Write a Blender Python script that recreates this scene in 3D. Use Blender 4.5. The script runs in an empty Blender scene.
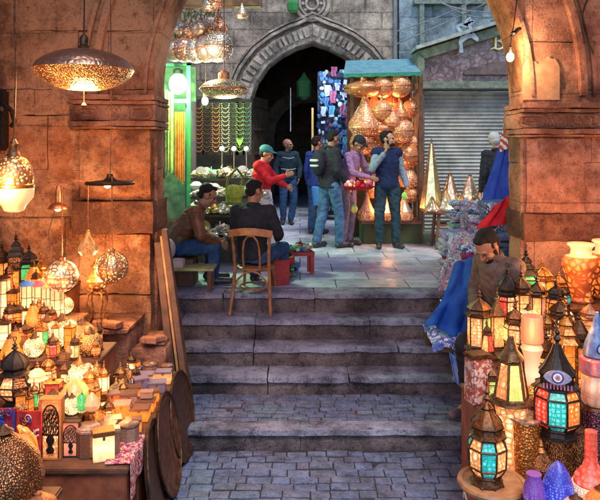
import bpy, bmesh, math, random
from math import sin, cos, pi, radians as R, sqrt, hypot
from mathutils import Vector, Matrix, noise
random.seed(7)
S = bpy.context.scene
COL = S.collection
# ---------------------------------------------------------------- camera, world, sun, exposure
EYE = 1.52; F = 650.0
cam = bpy.data.objects.new('camera', bpy.data.cameras.new('camera')); COL.objects.link(cam)
cam.location = (0, 0, EYE); cam.rotation_euler = (R(90), 0, 0)
cam.data.sensor_width = 36; cam.data.lens = 36 * F / 600; cam.data.shift_y = -102 / 600
cam.data.clip_start = 0.05; cam.data.clip_end = 300
S.camera = cam
wd = bpy.data.worlds.new('World'); S.world = wd; wd.use_nodes = True
nt = wd.node_tree; bg = nt.nodes['Background']
sky = nt.nodes.new('ShaderNodeTexSky'); sky.sky_type = 'NISHITA'; sky.sun_disc = False
SUN_EL, SUN_ROT = R(24), R(200)
sky.sun_elevation = SUN_EL; sky.sun_rotation = SUN_ROT; sky.air_density = 1.0; sky.dust_density = 0.3; sky.ozone_density = 6
nt.links.new(sky.outputs[0], bg.inputs[0]); bg.inputs[1].default_value = 0.15
sun = bpy.data.objects.new('sun', bpy.data.lights.new('sun', 'SUN')); COL.objects.link(sun)
sun.data.energy = 1.3; sun.data.angle = R(22); sun.data.color = (1, .96, .92)
sun.rotation_euler = (R(28), R(12), 0)
S.view_settings.view_transform = 'Standard'; S.view_settings.look = 'None'; S.view_settings.gamma = 1
S.view_settings.use_curve_mapping = False; S.view_settings.exposure = 1.5
S.render.engine = 'CYCLES'
S.cycles.use_denoising = True; S.cycles.max_bounces = 6; S.cycles.diffuse_bounces = 3; S.cycles.glossy_bounces = 3
S.cycles.transmission_bounces = 4; S.cycles.sample_clamp_indirect = 4; S.cycles.caustics_reflective = False; S.cycles.caustics_refractive = False

def P(px, py, d):
    return Vector(((px - 300) / F * d, d, EYE - (py - 148) / F * d))
def X(px, d): return (px - 300) / F * d
def Z(py, d): return EYE - (py - 148) / F * d

# ---------------------------------------------------------------- material helpers
MATS = {}
def srgb(h):
    if not isinstance(h, str): return h
    h = h.lstrip('#'); c = [int(h[i:i+2], 16) / 255 for i in (0, 2, 4)]
    return tuple(x / 12.92 if x < .04045 else ((x + .055) / 1.055) ** 2.4 for x in c)
def C4(c):
    if isinstance(c, str): c = srgb(c)
    return (c[0], c[1], c[2], 1)
class NT:
    def __init__(s, name):
        s.m = bpy.data.materials.new(name); s.m.use_nodes = True
        s.t = s.m.node_tree; s.b = s.t.nodes['Principled BSDF']; s.out = s.t.nodes['Material Output']
        s.tc = s.t.nodes.new('ShaderNodeTexCoord'); s.vec = s.tc.outputs['Object']
    def n(s, typ, **kw):
        nd = s.t.nodes.new('ShaderNode' + typ)
        for k, v in kw.items(): setattr(nd, k, v)
        return nd
    def l(s, a, b): s.t.links.new(a, b)
    def setv(s, sock, v):
        if hasattr(v, 'is_output') or isinstance(v, bpy.types.NodeSocket): s.l(v, sock)
        else: sock.default_value = v
    def mapping(s, scale=(1,1,1), rot=(0,0,0), loc=(0,0,0)):
        m = s.n('Mapping'); s.l(s.vec, m.inputs[0]); m.inputs['Scale'].default_value = scale
        m.inputs['Rotation'].default_value = rot; m.inputs['Location'].default_value = loc
        return m.outputs[0]
    def noise(s, scale, detail=6, rough=.6, vec=None, dist=0):
        n = s.n('TexNoise'); s.l(vec or s.vec, n.inputs['Vector']); n.inputs['Scale'].default_value = scale
        n.inputs['Detail'].default_value = detail; n.inputs['Roughness'].default_value = rough; n.inputs['Distortion'].default_value = dist
        return n.outputs[0]
    def vor(s, scale, feature='F1', out=0, vec=None, rnd=1):
        n = s.n('TexVoronoi', feature=feature); s.l(vec or s.vec, n.inputs['Vector']); n.inputs['Scale'].default_value = scale
        n.inputs['Randomness'].default_value = rnd
        return n.outputs[out]
    def ramp(s, fac, stops, interp='LINEAR'):
        r = s.n('ValToRGB'); s.l(fac, r.inputs[0]); e = r.color_ramp; e.interpolation = interp
        while len(e.elements) < len(stops): e.elements.new(.5)
        for el, (p, c) in zip(e.elements, stops):
            el.position = p; el.color = C4(c) if not isinstance(c, (int, float)) else (c, c, c, 1)
        return r.outputs[0]
    def mix(s, fac, a, b, mode='MIX'):
        m = s.n('Mix', data_type='RGBA', blend_type=mode)
        s.setv(m.inputs[0], fac)
        for sock, v in ((m.inputs[6], a), (m.inputs[7], b)):
            s.setv(sock, C4(v) if isinstance(v, (tuple, str)) else v)
        return m.outputs[2]
    def math(s, op, a, b=0.0):
        m = s.n('Math', operation=op); s.setv(m.inputs[0], a); s.setv(m.inputs[1], b); return m.outputs[0]
    def bump(s, h, strength=.5, dist=.01, normal=None):
        b = s.n('Bump'); s.l(h, b.inputs['Height']); b.inputs['Strength'].default_value = strength; b.inputs['Distance'].default_value = dist
        if normal: s.l(normal, b.inputs['Normal'])
        s.l(b.outputs[0], s.b.inputs['Normal']); return b.outputs[0]
    def base(s, c): s.setv(s.b.inputs['Base Color'], C4(c) if isinstance(c, (tuple, str)) else c)
    def props(s, rough=.7, metal=0.0, spec=.5):
        s.setv(s.b.inputs['Roughness'], rough); s.setv(s.b.inputs['Metallic'], metal); s.b.inputs['Specular IOR Level'].default_value = spec

def simple(name, c1, c2=None, scale=20, rough=.7, metal=0, bump=.2, bd=.003, spec=.4, lo=.35, hi=.65):
    """two-tone noisy surface"""
    if name in MATS: return MATS[name]
    t = NT(name); f = t.noise(scale, 6, .65)
    if c2 is None: c2 = tuple(x * .6 for x in (srgb(c1) if isinstance(c1, str) else c1))
    t.base(t.ramp(f, [(lo, c1), (hi, c2)])); t.props(rough, metal, spec)
    if bump: t.bump(t.noise(scale * 3, 5, .7), bump, bd)
    MATS[name] = t.m; return t.m

def glow(name, col, strength=2.0, col2=None, scale=14, dots=0, body=None, hot=True):
    """lit coloured glass or paper: gives off its own light"""
    if name in MATS: return MATS[name]
    t = NT(name); c2 = col2 or tuple(min(1, x * .45) for x in (srgb(col) if isinstance(col, str) else col))
    f = t.noise(scale, 4, .6); cc = t.ramp(f, [(.3, c2), (.62, col)])
    if dots:
        v = t.vor(dots, rnd=.35); cc = t.mix(t.ramp(v, [(.30, 1.0), (.42, 0.0)]), cc, tuple(min(1.6, .25+x*1.25) for x in (srgb(col) if isinstance(col, str) else col)))
        r = t.ramp(t.vor(dots, 'DISTANCE_TO_EDGE', rnd=.35), [(.03, .25), (.10, 1.0)]); cc = t.mix(1, cc, r, 'MULTIPLY')
    if hot and scale in (14, 16):   # lead lines and engraving in the glass
        cc = t.mix(1, cc, t.ramp(t.vor(9, 'DISTANCE_TO_EDGE', rnd=.7), [(.015, .12), (.05, 1.0)]), 'MULTIPLY')
    t.base(body or tuple(.55*x for x in (srgb(col) if isinstance(col, str) else col))); t.props(.25, 0, .5); strength *= .125 if strength < 5 else .6
    t.l(cc, t.b.inputs['Emission Color']); t.b.inputs['Emission Strength'].default_value = strength
    if hot and strength < 1.2:      # no bulb inside: its hot spot is painted into the emission at mid height
        sp = t.n('SeparateXYZ'); t.l(t.vec, sp.inputs[0]); q = t.math('ABSOLUTE', t.math('SUBTRACT', sp.outputs[2], .34))
        t.l(t.math('MULTIPLY', t.ramp(q, [(0.0, 1.0), (.12, .62), (.34, .26)]), strength*2.1), t.b.inputs['Emission Strength'])
    t.bump(t.noise(scale * 3, 3), .3, .004)
    MATS[name] = t.m; return t.m

def pierced(name, metal, light, strength=3, scale=18, thr=.28, thr2=.5, rough=.32, feature='F1', rnd=.8, bright=None):
    """hammered and punched sheet brass with the lamp showing through the holes"""
    if name in MATS: return MATS[name]
    t = NT(name); v = t.vor(scale, feature, rnd=rnd)
    hole = t.ramp(v, [(thr, 1.0), (thr + .05, 0.0)]) if feature == 'F1' else t.ramp(v, [(thr, 0.0), (thr + .04, 1.0)])
    big = t.ramp(t.noise(3.2, 3), [(.36, .25), (.6, 1.0)])
    t.base(t.ramp(t.noise(9, 6, .7), [(.3, tuple(x * .45 for x in srgb(metal))), (.65, metal)]))
    t.props(rough, .85, .5); t.l(t.mix(t.noise(4, 2), light, bright or light), t.b.inputs['Emission Color'])
    strength *= .19
    t.l(t.math('MULTIPLY', t.math('MULTIPLY', hole, big), strength), t.b.inputs['Emission Strength'])
    t.bump(v, .6, .01)
    MATS[name] = t.m; return t.m

# ---------------------------------------------------------------- mesh helpers
class MB:
    def __init__(s): s.v = []; s.f = []; s.mi = []; s.m = 0; s.T = None
    def add(s, vs, fs):
        o = len(s.v)
        for p in vs:
            p = Vector(p)
            if s.T is not None: p = s.T @ p
            s.v.append(p)
        for f in fs: s.f.append([i + o for i in f]); s.mi.append(s.m)
        return s
    def box(s, x0, x1, y0, y1, z0, z1):
        return s.add([(x0,y0,z0),(x1,y0,z0),(x1,y1,z0),(x0,y1,z0),(x0,y0,z1),(x1,y0,z1),(x1,y1,z1),(x0,y1,z1)],
            [(0,3,2,1),(4,5,6,7),(0,1,5,4),(1,2,6,5),(2,3,7,6),(3,0,4,7)])
    def cbox(s, c, sx, sy, sz, rz=0, rx=0, ry=0):
        T0 = s.T; M = Matrix.Translation(c) @ Matrix.Rotation(rz, 4, 'Z') @ Matrix.Rotation(ry, 4, 'Y') @ Matrix.Rotation(rx, 4, 'X')
        s.T = M if T0 is None else T0 @ M
        s.box(-sx/2, sx/2, -sy/2, sy/2, -sz/2, sz/2); s.T = T0; return s
    def lathe(s, prof, n=24, c=(0,0,0), sx=1, sy=1, ph=0, cap=True, a0=0, a1=2*pi):
        full = abs(a1 - a0 - 2*pi) < 1e-6; k = n if full else n + 1
        vs = []
        for r, z in prof:
            for i in range(k):
                a = a0 + (a1 - a0) * i / n + ph
                vs.append((c[0] + r*cos(a)*sx, c[1] + r*sin(a)*sy, c[2] + z))
        fs = []
        for j in range(len(prof) - 1):
            for i in range(n if full else n):
                i2 = (i + 1) % k
                fs.append((j*k + i, j*k + i2, (j+1)*k + i2, (j+1)*k + i))
        if cap and full:
            if prof[0][0] > 1e-4: fs.append(tuple(reversed(range(k))))
            if prof[-1][0] > 1e-4: fs.append(tuple((len(prof)-1)*k + i for i in range(k)))
        return s.add(vs, fs)
    def tube(s, pts, r, n=8, closed=False, flat=1):
        pts = [Vector(p) for p in pts]; m = len(pts)
        rs = r if isinstance(r, (list, tuple)) else [r] * m
        vs = []; up = None
        for i, p in enumerate(pts):
            if closed: d = pts[(i+1) % m] - pts[i-1]
            else: d = pts[min(i+1, m-1)] - pts[max(i-1, 0)]
            if d.length < 1e-9: d = Vector((0,0,1))
            d.normalize()
            if up is None:
                up = Vector((0,0,1)) if abs(d.z) < .9 else Vector((1,0,0))
            u = d.cross(up)
            if u.length < 1e-4: u = d.orthogonal()
            u.normalize(); w = u.cross(d).normalized(); up = w
            for k in range(n):
                a = 2*pi*k/n; vs.append(p + (u*cos(a) + w*sin(a)*flat) * rs[i])
        fs = []
        for i in range(m if closed else m-1):
            j = (i+1) % m
            for k in range(n):
                k2 = (k+1) % n; fs.append((i*n+k, i*n+k2, j*n+k2, j*n+k))
        if not closed: fs.append(tuple(reversed(range(n)))); fs.append(tuple((m-1)*n + k for k in range(n)))
        return s.add(vs, fs)
    def ball(s, c, rx, ry=None, rz=None, n=16, m=10, M=None):
        ry = rx if ry is None else ry; rz = rx if rz is None else rz
        vs = [Vector((0,0,-rz))]; fs = []
        for j in range(1, m):
            t = -pi/2 + pi*j/m
            for i in range(n):
                a = 2*pi*i/n; vs.append(Vector((rx*cos(t)*cos(a), ry*cos(t)*sin(a), rz*sin(t))))
        vs.append(Vector((0,0,rz)))
        for i in range(n): fs.append((0, 1+(i+1)%n, 1+i))
        for j in range(m-2):
            for i in range(n):
                a = 1+j*n; fs.append((a+i, a+(i+1)%n, a+n+(i+1)%n, a+n+i))
        t = len(vs)-1; a = 1+(m-2)*n
        for i in range(n): fs.append((a+i, a+(i+1)%n, t))
        if M is not None: vs = [M @ v for v in vs]
        c = Vector(c); return s.add([v + c for v in vs], fs)
    def prism(s, poly, a, b, axis='Y'):
        """extrude an (x,z) outline along Y (or (x,y) along Z, or (y,z) along X)"""
        def q(p, t): return (p[0], t, p[1]) if axis == 'Y' else ((p[0], p[1], t) if axis == 'Z' else (t, p[0], p[1]))
        n = len(poly)
        return s.add([q(p, a) for p in poly] + [q(p, b) for p in poly],
            [tuple(range(n)), tuple(reversed(range(n, 2*n)))] + [((i+1)%n, i, n+i, n+(i+1)%n) for i in range(n)])
    def grid(s, fn, nu, nv, thick=0):
        vs = [Vector(fn(i/nu, j/nv)) for j in range(nv+1) for i in range(nu+1)]
        fs = [(j*(nu+1)+i, j*(nu+1)+i+1, (j+1)*(nu+1)+i+1, (j+1)*(nu+1)+i) for j in range(nv) for i in range(nu)]
        if thick:
            me = bpy.data.meshes.new('t'); me.from_pydata(vs, [], fs); me.update()
            nr = [v.normal.copy() for v in me.vertices]; bpy.data.meshes.remove(me)
            N = len(vs); vs2 = [v - n*thick for v, n in zip(vs, nr)]
            fs2 = [tuple(reversed([i+N for i in f])) for f in fs]
            bd = [i for i in range(nu)] + [nu + j*(nu+1) for j in range(nv)] + [nv*(nu+1) + nu - i for i in range(nu)] + [(nv-j)*(nu+1) for j in range(nv)]
            sd = [(bd[(k+1) % len(bd)], bd[k], bd[k]+N, bd[(k+1) % len(bd)]+N) for k in range(len(bd))]
            return s.add(vs + vs2, fs + fs2 + sd)
        return s.add(vs, fs)
    def rock(s, x0, x1, y0, y1, z0, z1, seg=.08, amp=.008, rnd=.012, seed=0):
        """a stone block with worn edges and an uneven face"""
        nx, ny, nz = [max(1, min(14, int(round(q/seg)))) for q in (x1-x0, y1-y0, z1-z0)]
        tmp = bmesh.new(); bmesh.ops.create_cube(tmp, size=1)
        tmp.free()
        vid = {}; vs = []; fs = []
        cx, cy, cz = (x0+x1)/2, (y0+y1)/2, (z0+z1)/2; hx, hy, hz = (x1-x0)/2, (y1-y0)/2, (z1-z0)/2
        def vert(i, j, k):
            if (i,j,k) in vid: return vid[(i,j,k)]
            a = [-1+2*i/nx, -1+2*j/ny, -1+2*k/nz]; p = [a[0]*hx, a[1]*hy, a[2]*hz]
            ex = sum(1 for q in a if abs(abs(q)-1) < 1e-6)
            if ex >= 2:
                pull = rnd*(.5 + 1.1*abs(noise.noise(Vector((cx+p[0], cy+p[1], cz+p[2]))*7 + Vector((seed, 0, 0)))))
                for t in range(3):
                    if abs(abs(a[t])-1) < 1e-6: p[t] -= math.copysign(pull*.7, a[t])
            q = Vector((cx+p[0], cy+p[1], cz+p[2]))
            d = noise.noise_vector(q*5 + Vector((seed*3.1, seed, 0)))*amp + noise.noise_vector(q*16)*amp*.5
            vid[(i,j,k)] = len(vs); vs.append(q + d); return vid[(i,j,k)]
        for i in range(nx):
            for j in range(ny):
                fs.append((vert(i,j,0), vert(i,j+1,0), vert(i+1,j+1,0), vert(i+1,j,0)))
                fs.append((vert(i,j,nz), vert(i+1,j,nz), vert(i+1,j+1,nz), vert(i,j+1,nz)))
        for i in range(nx):
            for k in range(nz):
                fs.append((vert(i,0,k), vert(i+1,0,k), vert(i+1,0,k+1), vert(i,0,k+1)))
                fs.append((vert(i,ny,k), vert(i,ny,k+1), vert(i+1,ny,k+1), vert(i+1,ny,k)))
        for j in range(ny):
            for k in range(nz):
                fs.append((vert(0,j,k), vert(0,j,k+1), vert(0,j+1,k+1), vert(0,j+1,k)))
                fs.append((vert(nx,j,k), vert(nx,j+1,k), vert(nx,j+1,k+1), vert(nx,j,k+1)))
        return s.add(vs, fs)
    def build(s, name, mats, parent=None, ang=38, bevel=0, loc=None, rz=0):
        me = bpy.data.meshes.new(name); me.from_pydata(s.v, [], s.f)
        if not isinstance(mats, (list, tuple)): mats = [mats]
        for m in mats: me.materials.append(m)
        for p, i in zip(me.polygons, s.mi): p.material_index = min(i, len(mats)-1); p.use_smooth = True
        if bevel:
            bm = bmesh.new(); bm.from_mesh(me)
            es = [e for e in bm.edges if len(e.link_faces) == 2 and e.calc_face_angle(0) > .6]
            bmesh.ops.bevel(bm, geom=es, offset=bevel, segments=2, affect='EDGES', clamp_overlap=True); bm.to_mesh(me); bm.free()
            for p in me.polygons: p.use_smooth = True
        me.update(); me.set_sharp_from_angle(angle=R(ang))
        o = bpy.data.objects.new(name, me); COL.objects.link(o)
        if parent is not None: o.parent = parent
        if loc is not None: o.location = loc
        o.rotation_euler.z = rz
        return o

def tag(o, label=None, cat=None, group=None, kind=None):
    for k, v in (('label', label), ('category', cat), ('group', group), ('kind', kind)):
        if v: o[k] = v
    return o
def thing(name, label, cat, loc=(0,0,0), rz=0, group=None, sc=1):
    o = bpy.data.objects.new(name, None); COL.objects.link(o); o.empty_display_size = .1
    o.location = loc; o.rotation_euler.z = rz; o.scale = (sc,)*3 if isinstance(sc, (int, float)) else sc
    return tag(o, label, cat, group)
def copy_tree(root):
    r = root.copy(); COL.objects.link(r)
    for ch in root.children:
        c = ch.copy(); COL.objects.link(c); c.parent = r
        for g in ch.children:
            d = g.copy(); COL.objects.link(d); d.parent = c
    return r
def lamp_light(o, loc, w, col=(1, .48, .16), r=.04):
    """point light put in for the glow of a lamp or cluster, or as plain fill"""
    l = bpy.data.lights.new('lamp_or_fill_light', 'POINT'); l.energy = w; l.color = col; l.shadow_soft_size = r
    b = bpy.data.objects.new('lamp_or_fill_light', l); COL.objects.link(b); b.location = loc
    if o is not None: b.parent = o
    return b
# ================================================================ SETTING
def stone_mat(name, c_light, c_mid, c_dark, patch=None, scale=1.0, bump=.9, joints=None, speck=.5, jrot=(R(90),0,0)):
    t = NT(name)
    f = t.noise(2.2*scale, 8, .68, dist=.3); g = t.noise(9*scale, 8, .75); s_ = t.noise(46*scale, 5, .8)
    c = t.ramp(f, [(.30, c_dark), (.46, c_mid), (.62, c_light)])
    if patch: c = t.mix(t.ramp(t.noise(1.1*scale, 7, .62, vec=t.mapping(loc=(3.3, 1, 7))), [(.50, 0.0), (.53, 1.0)]), c, patch)
    c = t.mix(t.ramp(g, [(.34, .75), (.48, 0.0)]), c, c_dark)
    c = t.mix(t.ramp(t.noise(.9*scale, 9, .72, vec=t.mapping(loc=(9, 4, 2))), [(.41, .8), (.53, 0.0)]), c, tuple(x*.7 for x in c_dark))
    v_ = t.vor(26*scale); c = t.mix(t.ramp(v_, [(.07, .4), (.14, 0.0)]), c, tuple(x*.35 for x in c_dark))
    c = t.mix(t.ramp(s_, [(.34, speck), (.47, 0.0)]), c, tuple(x*.22 for x in (srgb(c_dark) if isinstance(c_dark, str) else c_dark)))
    c = t.mix(t.ramp(t.noise(70*scale, 3, .7), [(.60, 0.0), (.72, speck)]), c, tuple(min(1, x*1.5) for x in (srgb(c_light) if isinstance(c_light, str) else c_light)))
    h = t.math('ADD', t.math('MULTIPLY', g, .8), t.math('ADD', t.math('MULTIPLY', s_, .4), t.math('MULTIPLY', t.ramp(v_, [(.08, 0.0), (.25, 1.0)]), .25)))
    if joints:
        b = t.n('TexBrick'); t.l(t.mapping(rot=jrot), b.inputs['Vector'])
        for k, v in (('Scale', 1), ('Mortar Size', joints[2]), ('Mortar Smooth', .5), ('Brick Width', joints[0]), ('Row Height', joints[1])): b.inputs[k].default_value = v
        # wavering joints
        mv = t.n('Mix', data_type='VECTOR'); mv.inputs[0].default_value = .03
        t.l(t.mapping(rot=jrot), mv.inputs[4]); nn = t.n('TexNoise'); nn.inputs['Scale'].default_value = 4; t.l(t.vec, nn.inputs['Vector']); t.l(nn.outputs[1], mv.inputs[5]); t.l(mv.outputs[1], b.inputs['Vector'])
        b.inputs['Color1'].default_value = (1,1,1,1); b.inputs['Color2'].default_value = (.72,.72,.72,1); b.inputs['Mortar'].default_value = (.22,.22,.22,1)
        c = t.mix(joints[3], c, b.outputs[0], 'MULTIPLY'); h = t.math('SUBTRACT', h, t.math('MULTIPLY', b.outputs[1], .9))
    t.base(c); t.props(.88, 0, .25); t.bump(h, bump, .03)
    return t.m
M_PIER = stone_mat('pier_stone', (.64, .29, .14), (.42, .15, .06), (.11, .036, .018), patch=(.58, .29, .15), joints=(1.7, .83, .006, .3), speck=.45, bump=1)
M_PIER_R = stone_mat('pier_plaster', (.66, .33, .21), (.50, .21, .12), (.18, .065, .04), patch=(.56, .28, .15), joints=(2.1, .97, .005, .4))
M_BAND = stone_mat('carved_band_stone', (.50, .26, .16), (.32, .14, .085), (.06, .022, .014))
M_COURSE = stone_mat('dark_course_stone', (.30, .13, .07), (.16, .06, .035), (.05, .018, .012), speck=.6)
M_STEP = stone_mat('lit_tread_stone', (.34, .34, .43), (.21, .205, .27), (.04, .036, .05), speck=.7)  # light from above painted in: treads paler than the risers
M_RISER = stone_mat('shaded_riser_stone', (.20, .155, .15), (.095, .07, .07), (.02, .015, .017), speck=.75)  # brown dirt, plus the shade of upright faces painted into the colour
M_FAR = stone_mat('grey_wall_stone', (.56, .45, .34), (.34, .265, .20), (.10, .08, .065), scale=.9, bump=1, joints=(.7, .36, .02, .35), speck=.85)
M_FARARCH = stone_mat('arch_stone', (.55, .46, .37), (.34, .28, .22), (.09, .075, .065), scale=1.2)
M_BLUEW = stone_mat('blue_grey_plaster', (.34, .40, .42), (.22, .28, .31), (.08, .10, .11), scale=1, joints=(1.4, .7, .01, .5))
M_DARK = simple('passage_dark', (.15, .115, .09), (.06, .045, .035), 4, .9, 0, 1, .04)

def cobble_mat(name, w, h, tint=1.0):
    t = NT(name)
    mv = t.n('Mix', data_type='VECTOR'); mv.inputs[0].default_value = .05
    t.l(t.mapping(), mv.inputs[4]); nn = t.n('TexNoise'); nn.inputs['Scale'].default_value = 3; t.l(t.vec, nn.inputs['Vector']); t.l(nn.outputs[1], mv.inputs[5])
    b = t.n('TexBrick'); t.l(mv.outputs[1], b.inputs['Vector'])
    for k, v in (('Scale', 1), ('Mortar Size', .010), ('Mortar Smooth', .7), ('Brick Width', w), ('Row Height', h)): b.inputs[k].default_value = v
    b.offset_frequency = 2; b.offset = .5; b.squash = 1
    b.inputs['Color1'].default_value = (.26*tint,.26*tint,.30*tint,1); b.inputs['Color2'].default_value = (.13*tint,.125*tint,.15*tint,1); b.inputs['Mortar'].default_value = (.012,.012,.014,1)
    c = t.mix(.8, b.outputs[0], t.ramp(t.noise(7, 8, .75), [(.3, .25), (.65, 1.35)]), 'MULTIPLY')
    c = t.mix(t.ramp(t.noise(60, 3, .8), [(.58, 0.0), (.7, .7)]), c, (.42, .42, .46))
    c = t.mix(t.ramp(t.noise(40, 4, .8), [(.33, .8), (.45, 0.0)]), c, (.02, .02, .025))
    t.base(c); t.props(t.ramp(t.noise(5, 4), [(.35, .38), (.65, .8)]), 0, .45)
    h_ = t.math('SUBTRACT', t.math('MULTIPLY', t.noise(14, 6, .75), .5), t.math('MULTIPLY', b.outputs[1], 1.0))
    t.bump(h_, 1, .03); return t.m
M_COB = cobble_mat('cobbles', .21, .095)
M_COB2 = cobble_mat('platform_cobbles', .19, .07, .95)
def cob(name, c1, c2, c3):
    t = NT(name); c = t.ramp(t.noise(8, 8, .75), [(.32, c3), (.5, c2), (.64, c1)])
    c = t.mix(t.ramp(t.noise(62, 4, .8), [(.57, 0.0), (.68, .75)]), c, tuple(min(1, x*1.9) for x in c1)); c = t.mix(t.ramp(t.noise(45, 4, .8), [(.34, .8), (.46, 0.0)]), c, (.02, .02, .03))
    t.base(c); t.props(t.ramp(t.noise(9, 4), [(.35, .35), (.65, .75)]), 0, .45); t.bump(t.noise(30, 6, .8), .8, .012); return t.m
COBM = [cob('cobble_blue', (.15, .18, .29), (.10, .12, .20), (.035, .042, .07)), cob('cobble_grey', (.155, .175, .26), (.10, .112, .17), (.038, .042, .06)), cob('cobble_violet', (.15, .155, .23), (.095, .098, .15), (.035, .035, .05))]
M_MORTAR = simple('bed_mortar', (.03, .03, .035), (.015, .015, .018), 12, .95)
def slab_mat():
    t = NT('wet_paving'); b = t.n('TexBrick'); t.l(t.vec, b.inputs['Vector'])
    for k, v in (('Scale', 1), ('Mortar Size', .008), ('Mortar Smooth', .4), ('Brick Width', .8), ('Row Height', .5)): b.inputs[k].default_value = v
    b.inputs['Color1'].default_value = (.44,.47,.56,1); b.inputs['Color2'].default_value = (.32,.35,.43,1); b.inputs['Mortar'].default_value = (.05,.05,.06,1)
    c = t.mix(.85, b.outputs[0], t.ramp(t.noise(3, 8, .7), [(.3, .35), (.65, 1.3)]), 'MULTIPLY')
    c = t.mix(t.ramp(t.noise(38, 5, .8), [(.33, .6), (.48, 0.0)]), c, (.04, .045, .05))
    t.base(c); t.props(t.ramp(t.noise(2.5, 5), [(.35, .22), (.65, .6)]), 0, .5)
    t.bump(t.math('SUBTRACT', t.math('MULTIPLY', t.noise(20, 5, .7), .4), b.outputs[1]), .5, .01); return t.m
M_SLAB = slab_mat()

def struct(name, mb, mat, **k):
    o = mb.build(name, mat, **k); o['kind'] = 'structure'; return o
# ground: one big low sheet, the street level above it, steps and the platform
m = MB(); m.grid(lambda u, v: (-40+80*u, -30+90*v, -.93), 4, 4); struct('ground', m, M_DARK)
m = MB(); m.grid(lambda u, v: (-2.9+5.8*u, -2+7.3*v, -.929), 10, 10); struct('lane_bed', m, M_MORTAR)
def cobbles(name, x0, x1, y0, y1, z, row, wmin, wmax, mats, seed):
    m = MB(); rd = random.Random(seed); y = y1; j = 0
    while y > y0:
        h = row*rd.uniform(.85, 1.15); x = x0 + rd.uniform(-.1, 0)
        while x < x1:
            w = rd.uniform(wmin, wmax); m.m = rd.choice([0, 0, 0, 1, 1, 2]); dz = rd.uniform(-.006, .004); g = rd.uniform(.002, .005); o = .012*sin(x*2.1+j)
            m.rock(x+g*.5, x+w-g*.5, y-h+g*.5+o, y-g*.4+o, z-.05, z+dz, .045, .005, .0065, seed+j); x += w; j += 1
        y -= h
    o = m.build(name, mats, ang=60); o['kind'] = 'structure'; return o
cobbles('lane_cobbles', -2.9, 2.9, 2.4, 5.235, -.918, .10, .09, .23, COBM, 1)
ED = [(6.79, 0.0), (6.51, -.2), (6.27, -.40), (5.98, -.585), (5.25, -.75)]   # front edge, level of each tread
m = MB(); m.grid(lambda u, v: (-6+12*u, 7.08+15*v, .004*noise.noise(Vector((u*20, v*20, 0)))), 40, 60); struct('street_paving', m, M_SLAB)
rs = MB(); tr = MB()
bounds = [0, -.2, -.40, -.585, -.75, -.92]
for i, (y, z) in enumerate(ED[:4]):
    zb = bounds[i+1]; x = -1.95 if i < 3 else -2.0
    yb = 7.1 if i == 0 else ED[i-1][0] + .05
    k = 0
    while x < 2.1:
        w = random.choice([.75, .95, 1.15, 1.4]); x1 = min(x+w, 2.15)
        tr.rock(x-.002, x1+.002, y-.022, yb, z-.055, z+.001, .05, .009, .013, i*7+k)
        rs.rock(x-.003, x1+.003, y+.004, y+.12, zb-.02, z-.05, .06, .011, .012, i*5+k+30)
        x = x1; k += 1
i = 4; x = -2.9; k = 0
while x < 2.9:
    x1 = min(x+random.choice([.8, 1.1, 1.3]), 2.9)
    tr.rock(x-.002, x1+.002, 5.23, 5.42, -.80, -.749, .06, .006, .008, k+90); rs.rock(x-.002, x1+.002, 5.255, 5.36, -.95, -.795, .06, .012, .012, k+70); x = x1; k += 1
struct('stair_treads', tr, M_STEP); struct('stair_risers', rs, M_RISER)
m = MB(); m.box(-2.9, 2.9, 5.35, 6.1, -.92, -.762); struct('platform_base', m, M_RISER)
cobbles('platform_paving', -2.9, 2.9, 5.425, 6.02, -.7505, .075, .09, .22, COBM, 40)

# ---- near gate: a thick wall with a stilted arch, imposts and bands
GY0, GY1 = 6.0, 6.45; GL, GR = -1.35, 2.07; GC, GRAD = (GL+GR)/2, (GR-GL)/2; SPR = 2.06
gate = thing('stone_gateway', 'massive reddish stone gateway arch framing the steps', 'gateway', (0, 0, 0))
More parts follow.
